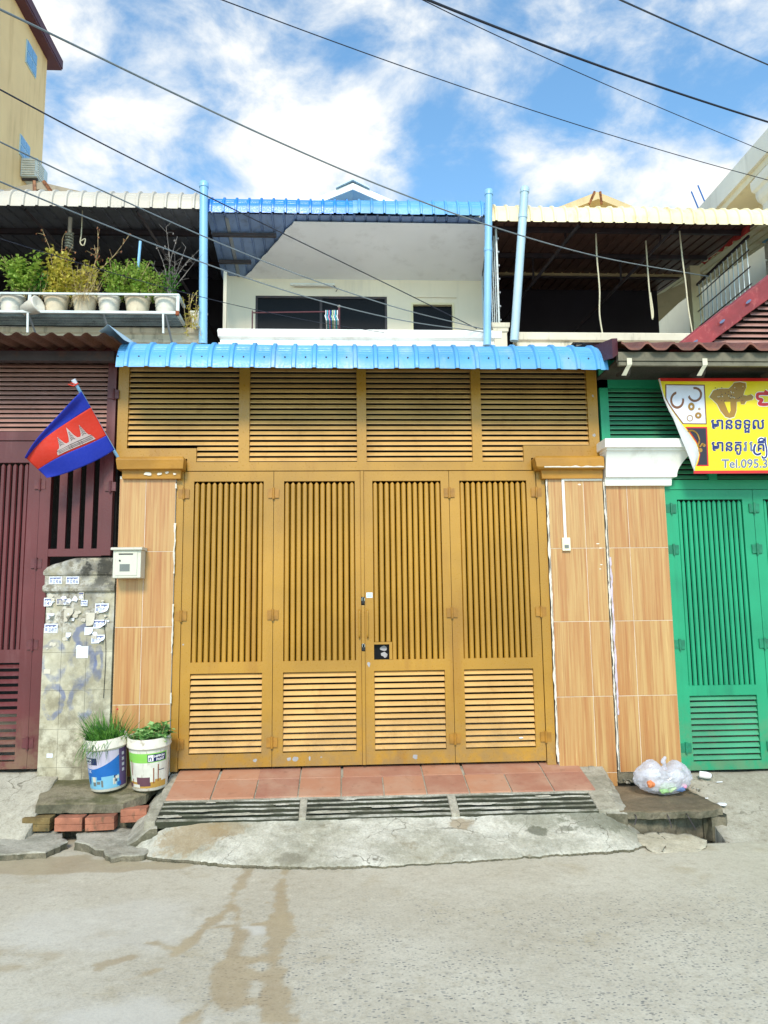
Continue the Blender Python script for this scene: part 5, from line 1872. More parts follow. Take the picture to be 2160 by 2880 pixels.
for lb, pts in (('pale rope hanging left in the dark right balcony', [(3.864, 4.7, 7.30), (3.860, 4.7, 6.9), (3.875, 4.7, 6.4), (3.855, 4.7, 6.0), (3.89, 4.68, 5.60)]),
                ('pale rope hanging right in the dark right balcony', [(5.175, 4.7, 7.36), (5.19, 4.7, 6.9), (5.215, 4.7, 6.5), (5.23, 4.7, 6.1), (5.27, 4.68, 5.60)]),
                ('short looped strap hanging in the dark right balcony', [(4.72, 4.9, 7.30), (4.725, 4.9, 6.6), (4.74, 4.9, 6.15), (4.75, 4.9, 6.02), (4.765, 4.9, 6.15), (4.74, 4.9, 6.45)])):
    o = obj('rope', MB().tube(catmull(pts, 6), .012, 6), 'rope', smooth=True)
    tag(o, lb, 'rope')

# ================================================================== SMALL THINGS ON THE FACADE
mbx = thing('letter_box', 'grey metal letter box hung on the left tiled pillar', 'letter box', (-1.675, -.12, 1.86))
YB = -.19
obj('body', MB().box(-1.782, -1.570, YB, -.056, 1.862, 2.078), 'mailbox', mbx, bevel=0.004)
obj('lid', MB().prism_x([(-.215, 2.078), (-.215, 2.090), (-.20, 2.098), (-.050, 2.104), (-.050, 2.078)], -1.795, -1.558), 'mailbox', mbx, fix=True)
dr_ = obj('door', MB().box(-1.762, -1.598, YB - .005, YB, 1.880, 2.062), 'mailbox', mbx, bevel=0.0015)
obj('slot', MB().box(-1.738, -1.630, YB - .0062, YB - .0045, 2.040, 2.050), 'black', dr_)
obj('keyhole', MB().tube([(-1.728, YB - .004, 1.995), (-1.728, YB - .009, 1.995)], .007, 12), 'black', dr_)
obj('view_window', MB().box(-1.728, -1.652, YB - .0062, YB - .0045, 1.912, 1.968), 'slot_grey', dr_)

db = thing('doorbell', 'ivory doorbell switch with white conduit on the right tiled pillar', 'doorbell', (1.793, -.06, 2.05))
obj('plate', MB().box(1.761, 1.829, -.078, -.055, 2.052, 2.160), 'ivory', db, bevel=0.004)
obj('button', MB().box(1.778, 1.812, -.084, -.078, 2.075, 2.10), 'slot_grey', db, bevel=0.001)
obj('frame', MB().box(1.776, 1.814, -.0805, -.078, 2.072, 2.104), 'bracket', db)
obj('conduit', MB().box(1.781, 1.803, -.067, -.055, 2.160, 2.650).box(1.803, 2.118, -.067, -.055, 2.630, 2.650), 'white_stone', db, bevel=0.002)

# ---- flag
fg = thing('flag', 'blue and red flag with a white temple on a leaning blue pole', 'flag', (-1.80, -.1, 2.82))
obj('pole', MB().tube([(-1.785, -.005, 2.775), (-2.052, -.395, 3.345)], .0125, 10), 'pipe_blue', fg, smooth=True)
obj('pole_top', MB().tube([(-2.048, -.390, 3.335), (-2.062, -.410, 3.365)], .018, 10), 'sticker', fg, smooth=True)
obj('ribbon', MB().tube(catmull([(-2.075, -.43, 3.335), (-2.04, -.42, 3.325), (-2.02, -.42, 3.335), (-2.05, -.43, 3.31), (-2.09, -.44, 3.32)], 5), .005, 5), 'flag_red', fg)
H1, H2 = Vector((-2.004, -.392, 3.278)), Vector((-1.816, -.120, 2.880))
F1, F2 = Vector((-2.395, -.40, 2.765)), Vector((-2.262, -.36, 2.622))


def flag_pt(u, v):
    a = H1.lerp(H2, v)
    b_ = F1.lerp(F2, v)
    p = a.lerp(b_, u)
    bow = 4 * u * (1 - u)
    p += Vector((-.012, 0, .030)) * bow * (1 - v) + Vector((.01, 0, -.035)) * bow * v
    p.y += .030 * math.sin(u * 6.0 + v * 2.2) * u + .014 * math.sin(v * 5 + u * 3)
    if v < .10:                                       # the top hem folds towards the street
        q = (.10 - v) / .10
        p += Vector((.012, -.035, -.012)) * math.sin(q * math.pi * .5) * min(1, u * 5)
    return p


NU = 40
mb = MB()
for band, (lo, hi, nb) in enumerate(((lambda u: 0.0, lambda u: .26 - .17 * u, 14), (lambda u: .26 - .17 * u, lambda u: .75 - .15 * u, 20), (lambda u: .75 - .15 * u, lambda u: 1.0, 14))):
    mb.slot = band
    mb.grid([[tuple(flag_pt(i / NU, lo(i / NU) + (hi(i / NU) - lo(i / NU)) * j / nb)) for i in range(NU + 1)] for j in range(nb + 1)])
cl = obj('cloth', mb, ['flag_blue', 'flag_red', 'flag_blue'], fg, smooth=True)
so = cl.modifiers.new('thickness', 'SOLIDIFY')
so.thickness = .0015


def on_flag(a, b_, d=.0045):
    """emblem coordinates: a along the fly 0..1 over the temple's width, b up from its base"""
    u = .15 + .52 * a
    v = (.695 - .085 * a) - b_ * .40
    p = flag_pt(u, v)
    n = (flag_pt(u + .01, v) - p).cross(flag_pt(u, v + .01) - p).normalized()
    if n.y > 0:
        n = -n
    return p + n * d


sil = [(0, 0), (.02, .16), (.07, .30), (.12, .34), (.16, .5), (.2, .82), (.22, 1.0), (.25, .8), (.29, .52), (.33, .4), (.40, .42), (.44, .62), (.48, .95), (.51, 1.22), (.54, .98), (.58, .66), (.63, .45),
       (.70, .42), (.74, .52), (.78, .80), (.81, 1.0), (.84, .78), (.87, .50), (.90, .34), (.95, .28), (.98, .14), (1, 0)]
sil = [(1 - a, b_ * .82) for a, b_ in sil]
# strips from base to outline so the emblem follows the cloth
mb = MB()
for i in range(len(sil) - 1):
    (a0, h0), (a1, h1) = sil[i], sil[i + 1]
    rws = []
    for k in range(5):
        t = k / 4
        rws.append([tuple(on_flag(a0, h0 * t)), tuple(on_flag(a1, h1 * t))])
    mb.grid(rws)
em = obj('temple_emblem', mb, 'flag_white', fg)
mb = MB()
def fl_line(pts, r=.0018):
    mb.tube([tuple(on_flag(a, b_, .0065)) for a, b_ in pts], r, 4)
for a in (.19, .49, .78):
    for k in range(5):
        w_ = .055 - .010 * k
        fl_line([(a - w_, .36 + .085 * k), (a, .41 + .085 * k), (a + w_, .36 + .085 * k)])
for b_ in (.07, .13):
    fl_line([(.04 + .25 * q, b_) for q in range(1)] + [(.06, b_), (.3, b_), (.6, b_), (.94, b_)], .0014)
for a in (.34, .40, .60, .66):
    fl_line([(a, .02), (a, .22)], .0014)
fl_line([(.03, .20), (.3, .21), (.6, .21), (.97, .19)], .0016)
obj('emblem_lines', mb, 'flag_line', em)

# ---- yellow shop banner
bn = thing('shop_banner', 'yellow printed shop banner with a curled corner hung over the green gate', 'banner', (3.1, -.25, 2.64))


def bz(X, Y):
    return 2.5355 + .0005756 * X - .0000403 * Y, 3.5132 - .0005696 * Y


def banner_y(x, z):
    return -.25 - .004 * math.sin(x * 4.0)


fold = [(60, 140), (115, 330), (150, 430), (270, 610), (400, 790), (500, 920), (600, 1060), (635, 1140), (652, 1240), (625, 1340), (598, 1420), (570, 1480)]
outer = [(60, 140), (95, 330), (122, 430), (200, 610), (262, 720), (330, 890), (395, 1050), (430, 1130), (470, 1230), (510, 1330), (540, 1420), (568, 1482)]
rows = []
for (X, Yp) in fold:
    row = []
    xe, ze = bz(X, Yp)
    for k in range(31):
        x = xe + (4.75 - xe) * k / 30
        z = ze - .03 * (0 if k == 0 else .0)
        top, bot = 3.434, 2.655 + .0 * x
        row.append((x, banner_y(x, z), z))
    rows.append(row)
sheet = obj('sheet', MB().grid(rows), 'banner_yellow', bn, smooth=True)
rows = []
for (a, b_) in zip(fold, outer):
    xa, za = bz(*a)
    xb, zb_ = bz(*b_)
    row = []
    for k in range(6):
        t = k / 5
        x, z = xa + (xb - xa) * t, za + (zb_ - za) * t
        row.append((x, banner_y(xa, za) - .003 - .03 * math.sin(t * 2.4), z))
    rows.append(row)
obj('curled_edge', MB().grid(rows), 'banner_back', bn, smooth=True, label='grey reverse of the banner curling forward')


def bpatch(name, pts, mat, d, parent):
    """flat printed patch: polygon in banner zoom coordinates"""
    vs = []
    for X, Yp in pts:
        x, z = bz(X, Yp)
        vs.append((x, banner_y(x, z) - d, z))
    return obj(name, MB().add(vs, [tuple(range(len(vs)))]), mat, parent)


def bstrip(name, x0, x1, y0, y1, mat, d, parent, n=12):
    rows = []
    for j in (y0, y1):
        row = []
        for k in range(n + 1):
            X = x0 + (x1 - x0) * k / n
            x, z = bz(X, j)
            row.append((x, banner_y(x, z) - d, z))
        rows.append(row)
    return obj(name, MB().grid(rows), mat, parent)


bstrip('border', 62, 3800, 118, 165, 'banner_red', .0012, sheet, 30)
bstrip('border', 575, 3800, 1470, 1512, 'banner_red', .0012, sheet, 30)
ph = bpatch('photo_print', [(160, 210), (735, 215), (765, 800), (418, 795), (300, 640), (205, 500), (165, 420)], 'banner_brown', .0015, sheet)
bpatch('photo_ground', [(178, 225), (718, 230), (748, 785), (428, 782), (310, 625), (218, 490), (180, 415)], 'banner_silver', .002, ph)
ph2 = bpatch('photo_print', [(455, 835), (770, 835), (792, 1405), (615, 1405), (640, 1345), (662, 1240), (640, 1120), (605, 1050), (500, 900)], 'banner_red', .0015, sheet)
bpatch('photo_ground', [(475, 855), (752, 855), (772, 1388), (630, 1388), (652, 1335), (670, 1240), (650, 1115), (612, 1035), (512, 890)], 'banner_dark', .002, ph2)


def bring(cx, cy, r0, r1, sx, mat, parent, d=.0026):
    mb = MB()
    rows = [[], []]
    for k in range(25):
        a = 2 * math.pi * k / 24
        for q, r in enumerate((r0, r1)):
            x, z = bz(cx + math.cos(a) * r * sx, cy + math.sin(a) * r)
            rows[q].append((x, banner_y(x, z) - d, z))
    mb.grid(rows)
    obj('jewel', mb, mat, parent)


bring(335, 445, 90, 128, .8, 'banner_brown', ph)
bring(590, 360, 78, 112, .95, 'banner_brown', ph)
bring(520, 710, 35, 48, .95, 'banner_gold', ph)
bring(640, 670, 15, 48, 1.0, 'banner_gold', ph)
bring(540, 540, 20, 60, .8, 'banner_gold', ph)
bring(655, 575, 6, 18, 1.0, 'banner_gold', ph)
mb = MB()
arc = [(490, 900), (560, 890), (620, 930), (650, 1000), (655, 1060), (640, 1100), (665, 1130), (700, 1080), (720, 1100)]
pts = []
for X, Yp in arc:
    x, z = bz(X, Yp)
    pts.append((x, banner_y(x, z) - .003, z))
obj('jewel', MB().tube(catmull(pts, 4), .007, 4), 'banner_gold', ph2)
bring(672, 1175, 2, 30, 1.0, 'banner_gold', ph2)
bring(725, 1105, 2, 22, 1.0, 'banner_gold', ph2)
brooch = [(800, 400), (860, 300), (950, 275), (1080, 275), (1130, 230), (1155, 190), (1240, 178), (1325, 195), (1330, 260), (1300, 330), (1290, 370), (1340, 380), (1400, 360), (1440, 395), (1420, 440), (1330, 462), (1305, 505),
          (1255, 505), (1245, 465), (1195, 470), (1190, 600), (1160, 690), (1095, 710), (1030, 690), (960, 600), (910, 500), (850, 440)]
big = [(1105 + (x - 1105) * 1.04, 440 + (y - 440) * 1.05) for x, y in brooch]
bo = bpatch('brooch_outline', big, 'ivory', .0018, sheet)
bpatch('brooch', brooch, 'banner_gold', .0024, bo)
bpatch('brooch_gap', [(1015, 470), (1100, 470), (1105, 600), (1085, 640), (1060, 590)], 'banner_yellow', .003, bo)
for k in range(40):
    random.seed(k)
    X, Yp = random.uniform(880, 1300), random.uniform(240, 460)
    bpatch('gem', [(X - 9, Yp), (X, Yp - 10), (X + 9, Yp), (X, Yp + 10)], random.choice(['banner_brown', 'banner_dark', 'bracket']), .003, bo)


def bcurve(name, pts, w, mat, edge, parent):
    """a lettering stroke"""
    P = []
    for X, Yp in pts:
        x, z = bz(X, Yp)
        P.append((x, z))
    sm_ = catmull([(x, 0, z) for x, z in P], 6)
    for ww, dd, mm in ((w + .010, .002, edge), (w, .003, mat)):
        rows = [[], []]
        for i, p in enumerate(sm_):
            t = (sm_[min(i + 1, len(sm_) - 1)] - sm_[max(0, i - 1)]).normalized()
            n = Vector((-t.z, 0, t.x)) * ww / 2
            for q, s in enumerate((1, -1)):
                c = p + n * s
                rows[q].append((c.x, banner_y(c.x, c.z) - dd, c.z))
        obj(name, MB().grid(rows), mm, parent)


def btext(s, X, Ybase, height, width, mat='banner_navy', edge='white_edge', bold=0.012, rim=0.034):
    """lettering on the banner: a white rim below, the letters above; strokes are fattened by shifted copies"""
    me = text_mesh(s, 1.0)
    if not len(me.vertices):
        return
    base = [(v.co.x, v.co.y) for v in me.vertices]
    polys = [tuple(p.vertices) for p in me.polygons]
    bpy.data.meshes.remove(me)
    for layer, (dd, mm, off) in enumerate(((.0022, edge, rim), (.0034, mat, bold))):
        mb = MB()
        for q in range(8):
            ox, oy = math.cos(q * math.pi / 4) * off, math.sin(q * math.pi / 4) * off
            vs = []
            for a, b_ in base:
                x, z = bz(X + (a + ox) * width, Ybase - (b_ + oy) * height)
                vs.append((x, banner_y(x, z) - dd - q * .00004, z))
            mb.add(vs, polys)
        obj('lettering', mb, mm, sheet)


btext('\u1798\u17b6\u1793\u1791\u1791\u17bd\u179b', 820, 868, 225, 212, bold=.022)
btext('\u1798\u17b6\u1793\u1782\u17bc', 828, 1188, 220, 205, bold=.022)
btext('\u179a', 1285, 1188, 220, 205, 'banner_grey', bold=.022)
btext('\u17c1', 1370, 1188, 220, 205, 'banner_grey', bold=.022)
btext('\u1782', 1475, 1188, 220, 205, bold=.022)
bcurve('lettering', [(1462, 1090), (1440, 1150), (1445, 1215), (1490, 1242), (1540, 1222)], .017, 'banner_navy', 'white_edge', sheet)
bcurve('lettering', [(1515, 1060), (1510, 1025), (1550, 1005), (1590, 1035), (1515, 1058)], .013, 'banner_navy', 'white_edge', sheet)
bcurve('lettering', [(1600, 990), (1605, 1080), (1622, 1180), (1615, 1270), (1570, 1292), (1552, 1262)], .013, 'banner_navy', 'white_edge', sheet)
btext('\u1784', 1640, 1188, 220, 205, bold=.022)
btext('Tel.095.3', 975, 1430, 175, 178, 'banner_grey')
bcurve('lettering', [(1600, 310), (1650, 350), (1560, 350), (1500, 360), (1500, 420), (1560, 440), (1520, 500), (1600, 510), (1680, 500)], .026, 'banner_red', 'white_edge', sheet)

# ---- paint buckets with plants
def bucket(label, loc, tilt, kind):
    t = thing('paint_bucket', label, 'bucket', loc, 'paint buckets used as planters')
    t.rotation_euler = tilt
    R0, R1, H = .126, .150, .375
    rad_at = lambda z: R0 + (R1 - R0) * z / H
    L = Vector(loc)
    prof = [(.001, .004), (R0 - .004, .0), (R0, .006), (rad_at(.30), .30), (rad_at(.305), .305), (R1 + .009, .308), (R1 + .011, .316), (R1 + .007, .320), (R1 + .009, .345), (R1 + .005, .349), (R1 + .007, H), (R1 + .002, H + .004), (R1 - .006, H), (rad_at(.33) - .006, .325)]
    obj('body', MB().lathe(prof, n=36), 'bucket_white', t, L, smooth=True)
    obj('soil', MB().lathe([(.001, .340), (.08, .335), (R1 - .006, .330)], n=24), 'soil', t, L)

    def wrap(a0, a1, z0, z1, mat, d=.0015, fn=None, name='label'):
        """patch on the side; angles in degrees, 0 faces the street, positive to the right"""
        n = max(2, int(abs(a1 - a0) / 5))
        rows = []
        for j in range(7):
            row = []
            for i in range(n + 1):
                a = a0 + (a1 - a0) * i / n
                za = z0(a) if callable(z0) else z0
                zb_ = z1(a) if callable(z1) else z1
                z = (za + (zb_ - za) * j / 6) * 1.13
                q = math.radians(a - 90)
                r = rad_at(z) + d
                row.append((math.cos(q) * r, math.sin(q) * r, z))
            rows.append(row)
        return obj(name, MB().grid(rows), mat, t, L, smooth=True)

    def wtext(s, a, z, h, mat, w=1.0, d=.004, bold=.0):
        z *= 1.13
        h *= 1.1
        me = text_mesh(s, h, bold=bold)
        def fn(x, y):
            q = math.radians(a - 90) + x * w / rad_at(z)
            r = rad_at(z + y) + d
            return Vector((math.cos(q) * r, math.sin(q) * r, z + y))
        map_mesh(me, fn)
        return obj('lettering', me, mat, t, L)

    if kind == 0:
        wrap(-80, 80, .02, .262, 'label_lilac', .0012)
        wrap(-80, 52, .02, lambda a: .150 + .075 * max(0, (a + 30) / 82) ** 1.5, 'label_blue', .0018)
        wrap(52, 84, .02, .262, 'label_violet', .0020)
        for k in range(4):
            wrap(62, 72, .215 - k * .035, .235 - k * .035, 'label_lilac', .0026, name='printed_seal')
        wrap(-78, 50, .02, .10, 'label_sky', .0024)
        random.seed(8)
        for k in range(16):
            a = random.uniform(-75, 44)
            z = random.uniform(.025, .085)
            wrap(a, a + random.uniform(5, 18), z, z + random.uniform(.012, .045), random.choice(['label_blue', 'label_white', 'label_navy', 'slot_grey', 'label_sky']), .0028 + .0003 * (k % 4), name='label_picture')
        wrap(-66, -14, .178, .222, 'label_navy', .0026)
        wtext('NIPPON', -62, .202, .020, 'white_edge', .92, bold=.0004)
        wtext('PAINT', -56, .181, .020, 'white_edge', .92, bold=.0004)
        wtext('TEX', -58, .125, .030, 'white_edge', .85)
    else:
        wrap(-84, 84, .02, .262, 'label_white', .0012)
        wrap(-78, 70, .185, .245, 'label_green', .0020)
        wrap(-78, -62, .04, .186, 'label_green', .0020)
        wrap(8, 66, .190, .238, 'label_navy', .0028)
        wrap(10, 25, .194, .234, 'white_edge', .0032)
        wtext('n', 11, .200, .045, 'label_navy', 1.0, .0045, bold=.001)
        wtext('NIPPON', 27, .216, .022, 'white_edge', .92, .0045, bold=.0006)
        wtext('PAINT', 33, .195, .022, 'white_edge', .92, .0045, bold=.0006)
        wrap(-60, 70, .022, .060, 'label_ochre', .0020)
        wrap(-28, 14, .050, .092, 'label_sofa', .0028)
        wrap(-24, 16, .035, .055, 'label_sofa', .0031)
        wrap(-74, -50, .022, .05, 'label_sofa', .0026)
        wrap(30, 50, .06, .075, 'label_ochre', .0028)
        wrap(-48, -18, .026, .046, 'label_white', .0034)
        for a, z0_, z1_ in ((-48, .1, .2), (24, .05, .15), (38, .06, .17), (-46, .03, .08)):
            wrap(a, a + 3, z0_, z1_, 'rust', .0036, name='rust_stain')
        wrap(40, 62, .130, .134, 'label_navy', .0028)
    return t


b1 = bucket('blue and white paint bucket planted with spring onions', (-1.755, -.180, .318), (rad(6), rad(-4), 0), 0)
b2 = bucket('green and white paint bucket planted with mint', (-1.455, -.185, .316), (rad(6), rad(-1), 0), 1)


def blade(mb, base, tip, w, bend):
    base, tip = Vector(base), Vector(tip)
    mid = base.lerp(tip, .5) + Vector(bend)
    side = Vector((random.uniform(-1, 1), random.uniform(-.4, .4), 0)).normalized() * w
    rows = []
    for k in range(6):
        t = k / 5
        p = base * (1 - t) ** 2 + mid * 2 * t * (1 - t) + tip * t * t
        rows.append([tuple(p - side * (1 - t * .92)), tuple(p + side * (1 - t * .92))])
    mb.grid(rows)


random.seed(21)
on = thing('spring_onions', 'spring onion clump growing in the blue bucket', 'plant', (-1.90, -.18, .605))
mb = MB()
for i in range(430):
    a, r = random.uniform(0, 6.28), .13 * math.sqrt(random.random())
    x, y = -1.905 + math.cos(a) * r, -.185 + math.sin(a) * r
    up_ = random.random()
    if up_ < .35:
        tip = (x + random.uniform(-.10, .07) + (x + 1.9) * .7, y + random.uniform(-.08, .04), .62 + random.uniform(.06, .21))
        bend = (0, 0, .02)
    elif up_ < .8:
        tip = (x + random.uniform(-.10, .08) + (x + 1.9) * .6, y - random.uniform(-.03, .13), .60 + random.uniform(.0, .13))
        bend = (random.uniform(-.03, .03), -.02, .07)
    else:
        tip = (-1.95 + random.uniform(-.14, .10), -.345 - random.uniform(0, .05), .60 - random.uniform(.02, .15))
        bend = (random.uniform(-.03, .03), -.06, .12)
    blade(mb, (x, y, .60), tip, random.uniform(.0035, .0070), bend)
for tip in ((-2.11, -.2, .64), (-2.02, -.2, .84), (-1.82, -.17, .83), (-2.06, -.2, .78), (-1.76, -.15, .86), (-1.97, -.2, .86)):
    blade(mb, (-1.92 + (tip[0] + 1.92) * .3, -.18, .60), tip, .004, (0, 0, .05))
obj('leaves', mb, 'grass_blade', on)
on.location += Vector((.130, -.01, .045))
obj('flower', MB().lathe([(.001, -.008), (.009, 0), (.001, .012)], (-1.835, -.2, .835), 7), 'cloth_red', on)
mn = thing('mint_plant', 'leafy mint growing in the green bucket', 'plant', (-1.57, -.15, .585))
mb, ms_ = MB(), MB()


def leaf_quad(mb, c, d, L, w, droop=.3):
    c, d = Vector(c), Vector(d).normalized()
    s = d.cross(Vector((random.uniform(-.5, .5), random.uniform(-.5, .5), 1))).normalized() * w
    up_ = s.cross(d).normalized()
    p1 = c + d * L * .45 + up_ * L * .10
    p2 = c + d * L - up_ * L * droop * .5
    mb.add([tuple(c), tuple(p1 + s), tuple(p2), tuple(p1 - s), tuple(p1 - up_ * w * .35)], [(0, 4, 1), (1, 4, 2), (2, 4, 3), (3, 4, 0)])


for i in range(46):
    a, r = random.uniform(0, 6.28), .13 * math.sqrt(random.random())
    x, y = -1.565 + math.cos(a) * r, -.15 + math.sin(a) * r
    h = random.uniform(.03, .085) + (.05 if x > -1.55 and random.random() < .6 else 0)
    tx, ty = x + random.uniform(-.03, .05), y + random.uniform(-.04, .02)
    ms_.tube([(x, y, .60), (tx, ty, .615 + h)], .0025, 4)
    for k in range(8):
        q = random.uniform(.25, 1.0)
        c = Vector((x, y, .605)).lerp(Vector((tx, ty, .615 + h)), q)
        leaf_quad(mb, c, (random.uniform(-1, 1), random.uniform(-1, .5), random.uniform(-.1, .6)), random.uniform(.035, .065) + (.02 if tx > -1.5 and q > .7 else 0), random.uniform(.016, .028))
for c in ((-1.45, -.17, .66), (-1.47, -.2, .70), (-1.43, -.2, .69), (-1.52, -.2, .685)):
    for k in range(5):
        leaf_quad(mb, c, (random.uniform(-1, 1), random.uniform(-1, 0), random.uniform(0, .6)), .06, .026)
obj('leaves', mb, 'leaf_mint', mn)
obj('stems', ms_, 'dry_stem', mn)
mn.location += Vector((.118, -.045, .042))

# ---- rubbish bag
bg = thing('rubbish_bag', 'knotted translucent white rubbish bag on the brown slab', 'bag', (2.36, -.24, .2))
def bag_pt(th, ph_):
    d = Vector((math.cos(th) * math.cos(ph_), math.sin(th) * math.cos(ph_), math.sin(ph_)))
    x, y, z = d.x * .215, d.y * .135, d.z * .125
    lobe = 1 + .16 * math.cos(2 * th) * math.cos(ph_)
    x *= lobe
    # cleft at the top between two lobes
    cleft = math.exp(-((x - .015) / .055) ** 2) * max(0, d.z) ** 1.5
    z += .050 * max(0, d.z) * (1 - math.exp(-((x - .015) / .07) ** 2)) - .045 * cleft
    cr = abs(mnoise.noise(Vector((d.x * 3.2, d.y * 3.2, d.z * 3.2 + 4)))) * .9 + abs(mnoise.noise(Vector((d.x * 7, d.y * 7, d.z * 7)))) * .45 + .25 * abs(mnoise.noise(Vector((d.x * 15, d.y * 15, d.z * 15))))
    s = 1 - .13 * cr
    return Vector((2.37 + x * s, -.245 + y * s, max(.212 + .004 * nz(x * 20, y * 20), .335 + z * s * 1.05)))
rows = []
for j in range(29):
    ph_ = -math.pi / 2 + math.pi * j / 28
    rows.append([tuple(bag_pt(2 * math.pi * i / 56, ph_ * .999)) for i in range(56)])
obj('plastic', MB().grid(rows, True), 'bag_plastic', bg, smooth=False)
kn = MB().tube(catmull([(2.385, -.25, .42), (2.385, -.26, .455), (2.375, -.262, .48), (2.392, -.262, .505), (2.40, -.26, .515)], 4), [.030, .022, .016, .012, .013, .017, .020, .020, .018, .016, .015, .014, .013, .012, .01, .006, .004], 9)
obj('knot', kn, 'bag_plastic', bg, smooth=True)


def lump(name, c, r, mat, parent, sq=(1, 1, 1), seed=0):
    rows = []
    for j in range(9):
        p_ = -math.pi / 2 + math.pi * j / 8
        row = []
        for i in range(12):
            a = 2 * math.pi * i / 12
            d = Vector((math.cos(a) * math.cos(p_), math.sin(a) * math.cos(p_), math.sin(p_)))
            s = r * (1 + .35 * mnoise.noise(d * 1.8 + Vector((seed, 0, 0))))
            row.append((c[0] + d.x * s * sq[0], c[1] + d.y * s * sq[1], c[2] + d.z * s * sq[2]))
        rows.append(row)
    return obj(name, MB().grid(rows, True), mat, parent, smooth=False)


plain('waste_orange', lin(216, 130, 80), 0.6)
plain('waste_green', lin(150, 190, 130), 0.6)
plain('waste_lime', lin(196, 226, 170), 0.6)
plain('waste_blue', lin(90, 116, 160), 0.6)
plain('waste_pink', lin(226, 150, 180), 0.6)
plain('waste_white', lin(238, 238, 240), 0.6)
lump('content', (2.235, -.335, .315), .030, 'waste_orange', bg, seed=1)
lump('content', (2.375, -.335, .285), .045, 'waste_lime', bg, (1.5, .6, .8), 2)
lump('content', (2.335, -.345, .265), .032, 'waste_green', bg, (1.3, .6, .8), 3)
lump('content', (2.47, -.325, .265), .028, 'waste_blue', bg, (1.6, .6, .7), 4)
lump('content', (2.515, -.31, .285), .020, 'waste_pink', bg, seed=5)
lump('content', (2.27, -.28, .385), .055, 'waste_white', bg, (1.3, .8, .7), 6)
lump('content', (2.36, -.24, .27), .06, 'waste_white', bg, (2.0, 1, .8), 7)
lump('content', (2.48, -.25, .36), .05, 'waste_white', bg, (1.2, .8, .9), 8)
bg.location += Vector((-.005, -.105, -.004))
bg.scale = (.93, .93, .90)

# ---- litter
o = obj('plastic_bottle', MB().tube([(2.755, -.115, .295), (2.80, -.135, .290), (2.82, -.145, .287), (2.835, -.152, .285)], [.024, .026, .022, .012], 12), 'waste_white')
tag(o, 'small white plastic pot lying before the green gate', 'litter')
obj('mouth', MB().tube([(2.833, -.151, .2855), (2.838, -.1535, .2845)], .0135, 12), 'black', o)
o = obj('foam_scrap', MB().lathe([(.001, .0), (.030, .002), (.036, .012), (.025, .016), (.001, .014)], (0, 0, 0), 14), 'waste_white', None, (2.735, -.495, .150), smooth=True)
tag(o, 'crumpled round white foam scrap on the right ramp', 'litter')
for i, (x, y, z, a, l, lb) in enumerate(((2.68, -.55, .128, .3, .05, 'flat white sliver of plastic in front of the round foam scrap'), (2.66, -.40, .180, -.2, .035, 'short pale sliver of plastic behind the round foam scrap'),
                                     (2.88, -.17, .243, .2, .05, 'pale paper scrap on the ramp near the green gate'))):
    o = obj('litter_scrap', MB().box(-l / 2, l / 2, -.010, .010, -.002, .004), 'waste_white', None, (x, y, z), bevel=0.001)
    o.rotation_euler = (-.27, 0, a)
    tag(o, lb, 'litter')

# ================================================================== PLANT SHELF on the left balcony
sh = thing('plant_shelf', 'pale metal rack carrying the row of potted plants', 'shelf', (-3.9, 4.1, 5.5))
YA, YC = 3.93, 4.36
ZS = 5.70
mb = MB()
mb.box(-6.0, -2.245, YA, YA + .035, ZS - .042, ZS - .008).box(-6.0, -2.245, YA, YA + .03, ZS + .220, ZS + .245)
obj('front_rail', mb, 'pale_metal', sh)
obj('end_rail', MB().box(-2.275, -2.24, YA + .035, YC, ZS - .05, ZS - .005).box(-2.275, -2.24, YA + .03, YC, ZS + .215, ZS + .25), 'pale_metal', sh)
for x in (-5.5, -4.255, -2.275):
    obj('upright', MB().box(x, x + .04, YA + .002, YA + .032, ZS - .005, ZS + .215), 'pale_metal', sh)
obj('corner_rust', MB().box(-2.282, -2.236, YA - .003, YA + .04, ZS - .056, ZS + .0), 'rust', sh)
for x in (-5.4, -4.25, -3.25, -2.42):
    obj('strut', MB().tube([(x, YA + .03, ZS - .05), (x + .02, 4.38, 5.32)], .016, 4), 'grey_metal', sh)
for x in (-4.25, -2.45):
    obj('strut', MB().tube([(x, YA + .01, ZS - .05), (x + .01, YA + .012, 5.38)], .018, 4), 'pale_metal', sh)
rows = []
for k in range(13):
    y = YA + .05 + (YC - YA - .05) * k / 12
    rows.append([(-6.0, y, ZS - .055 + .018 * math.cos(k * math.pi * .66)), (-2.28, y, ZS - .055 + .018 * math.cos(k * math.pi * .66))])
obj('shelf_sheet', MB().grid(rows), 'sheet_clear', sh)

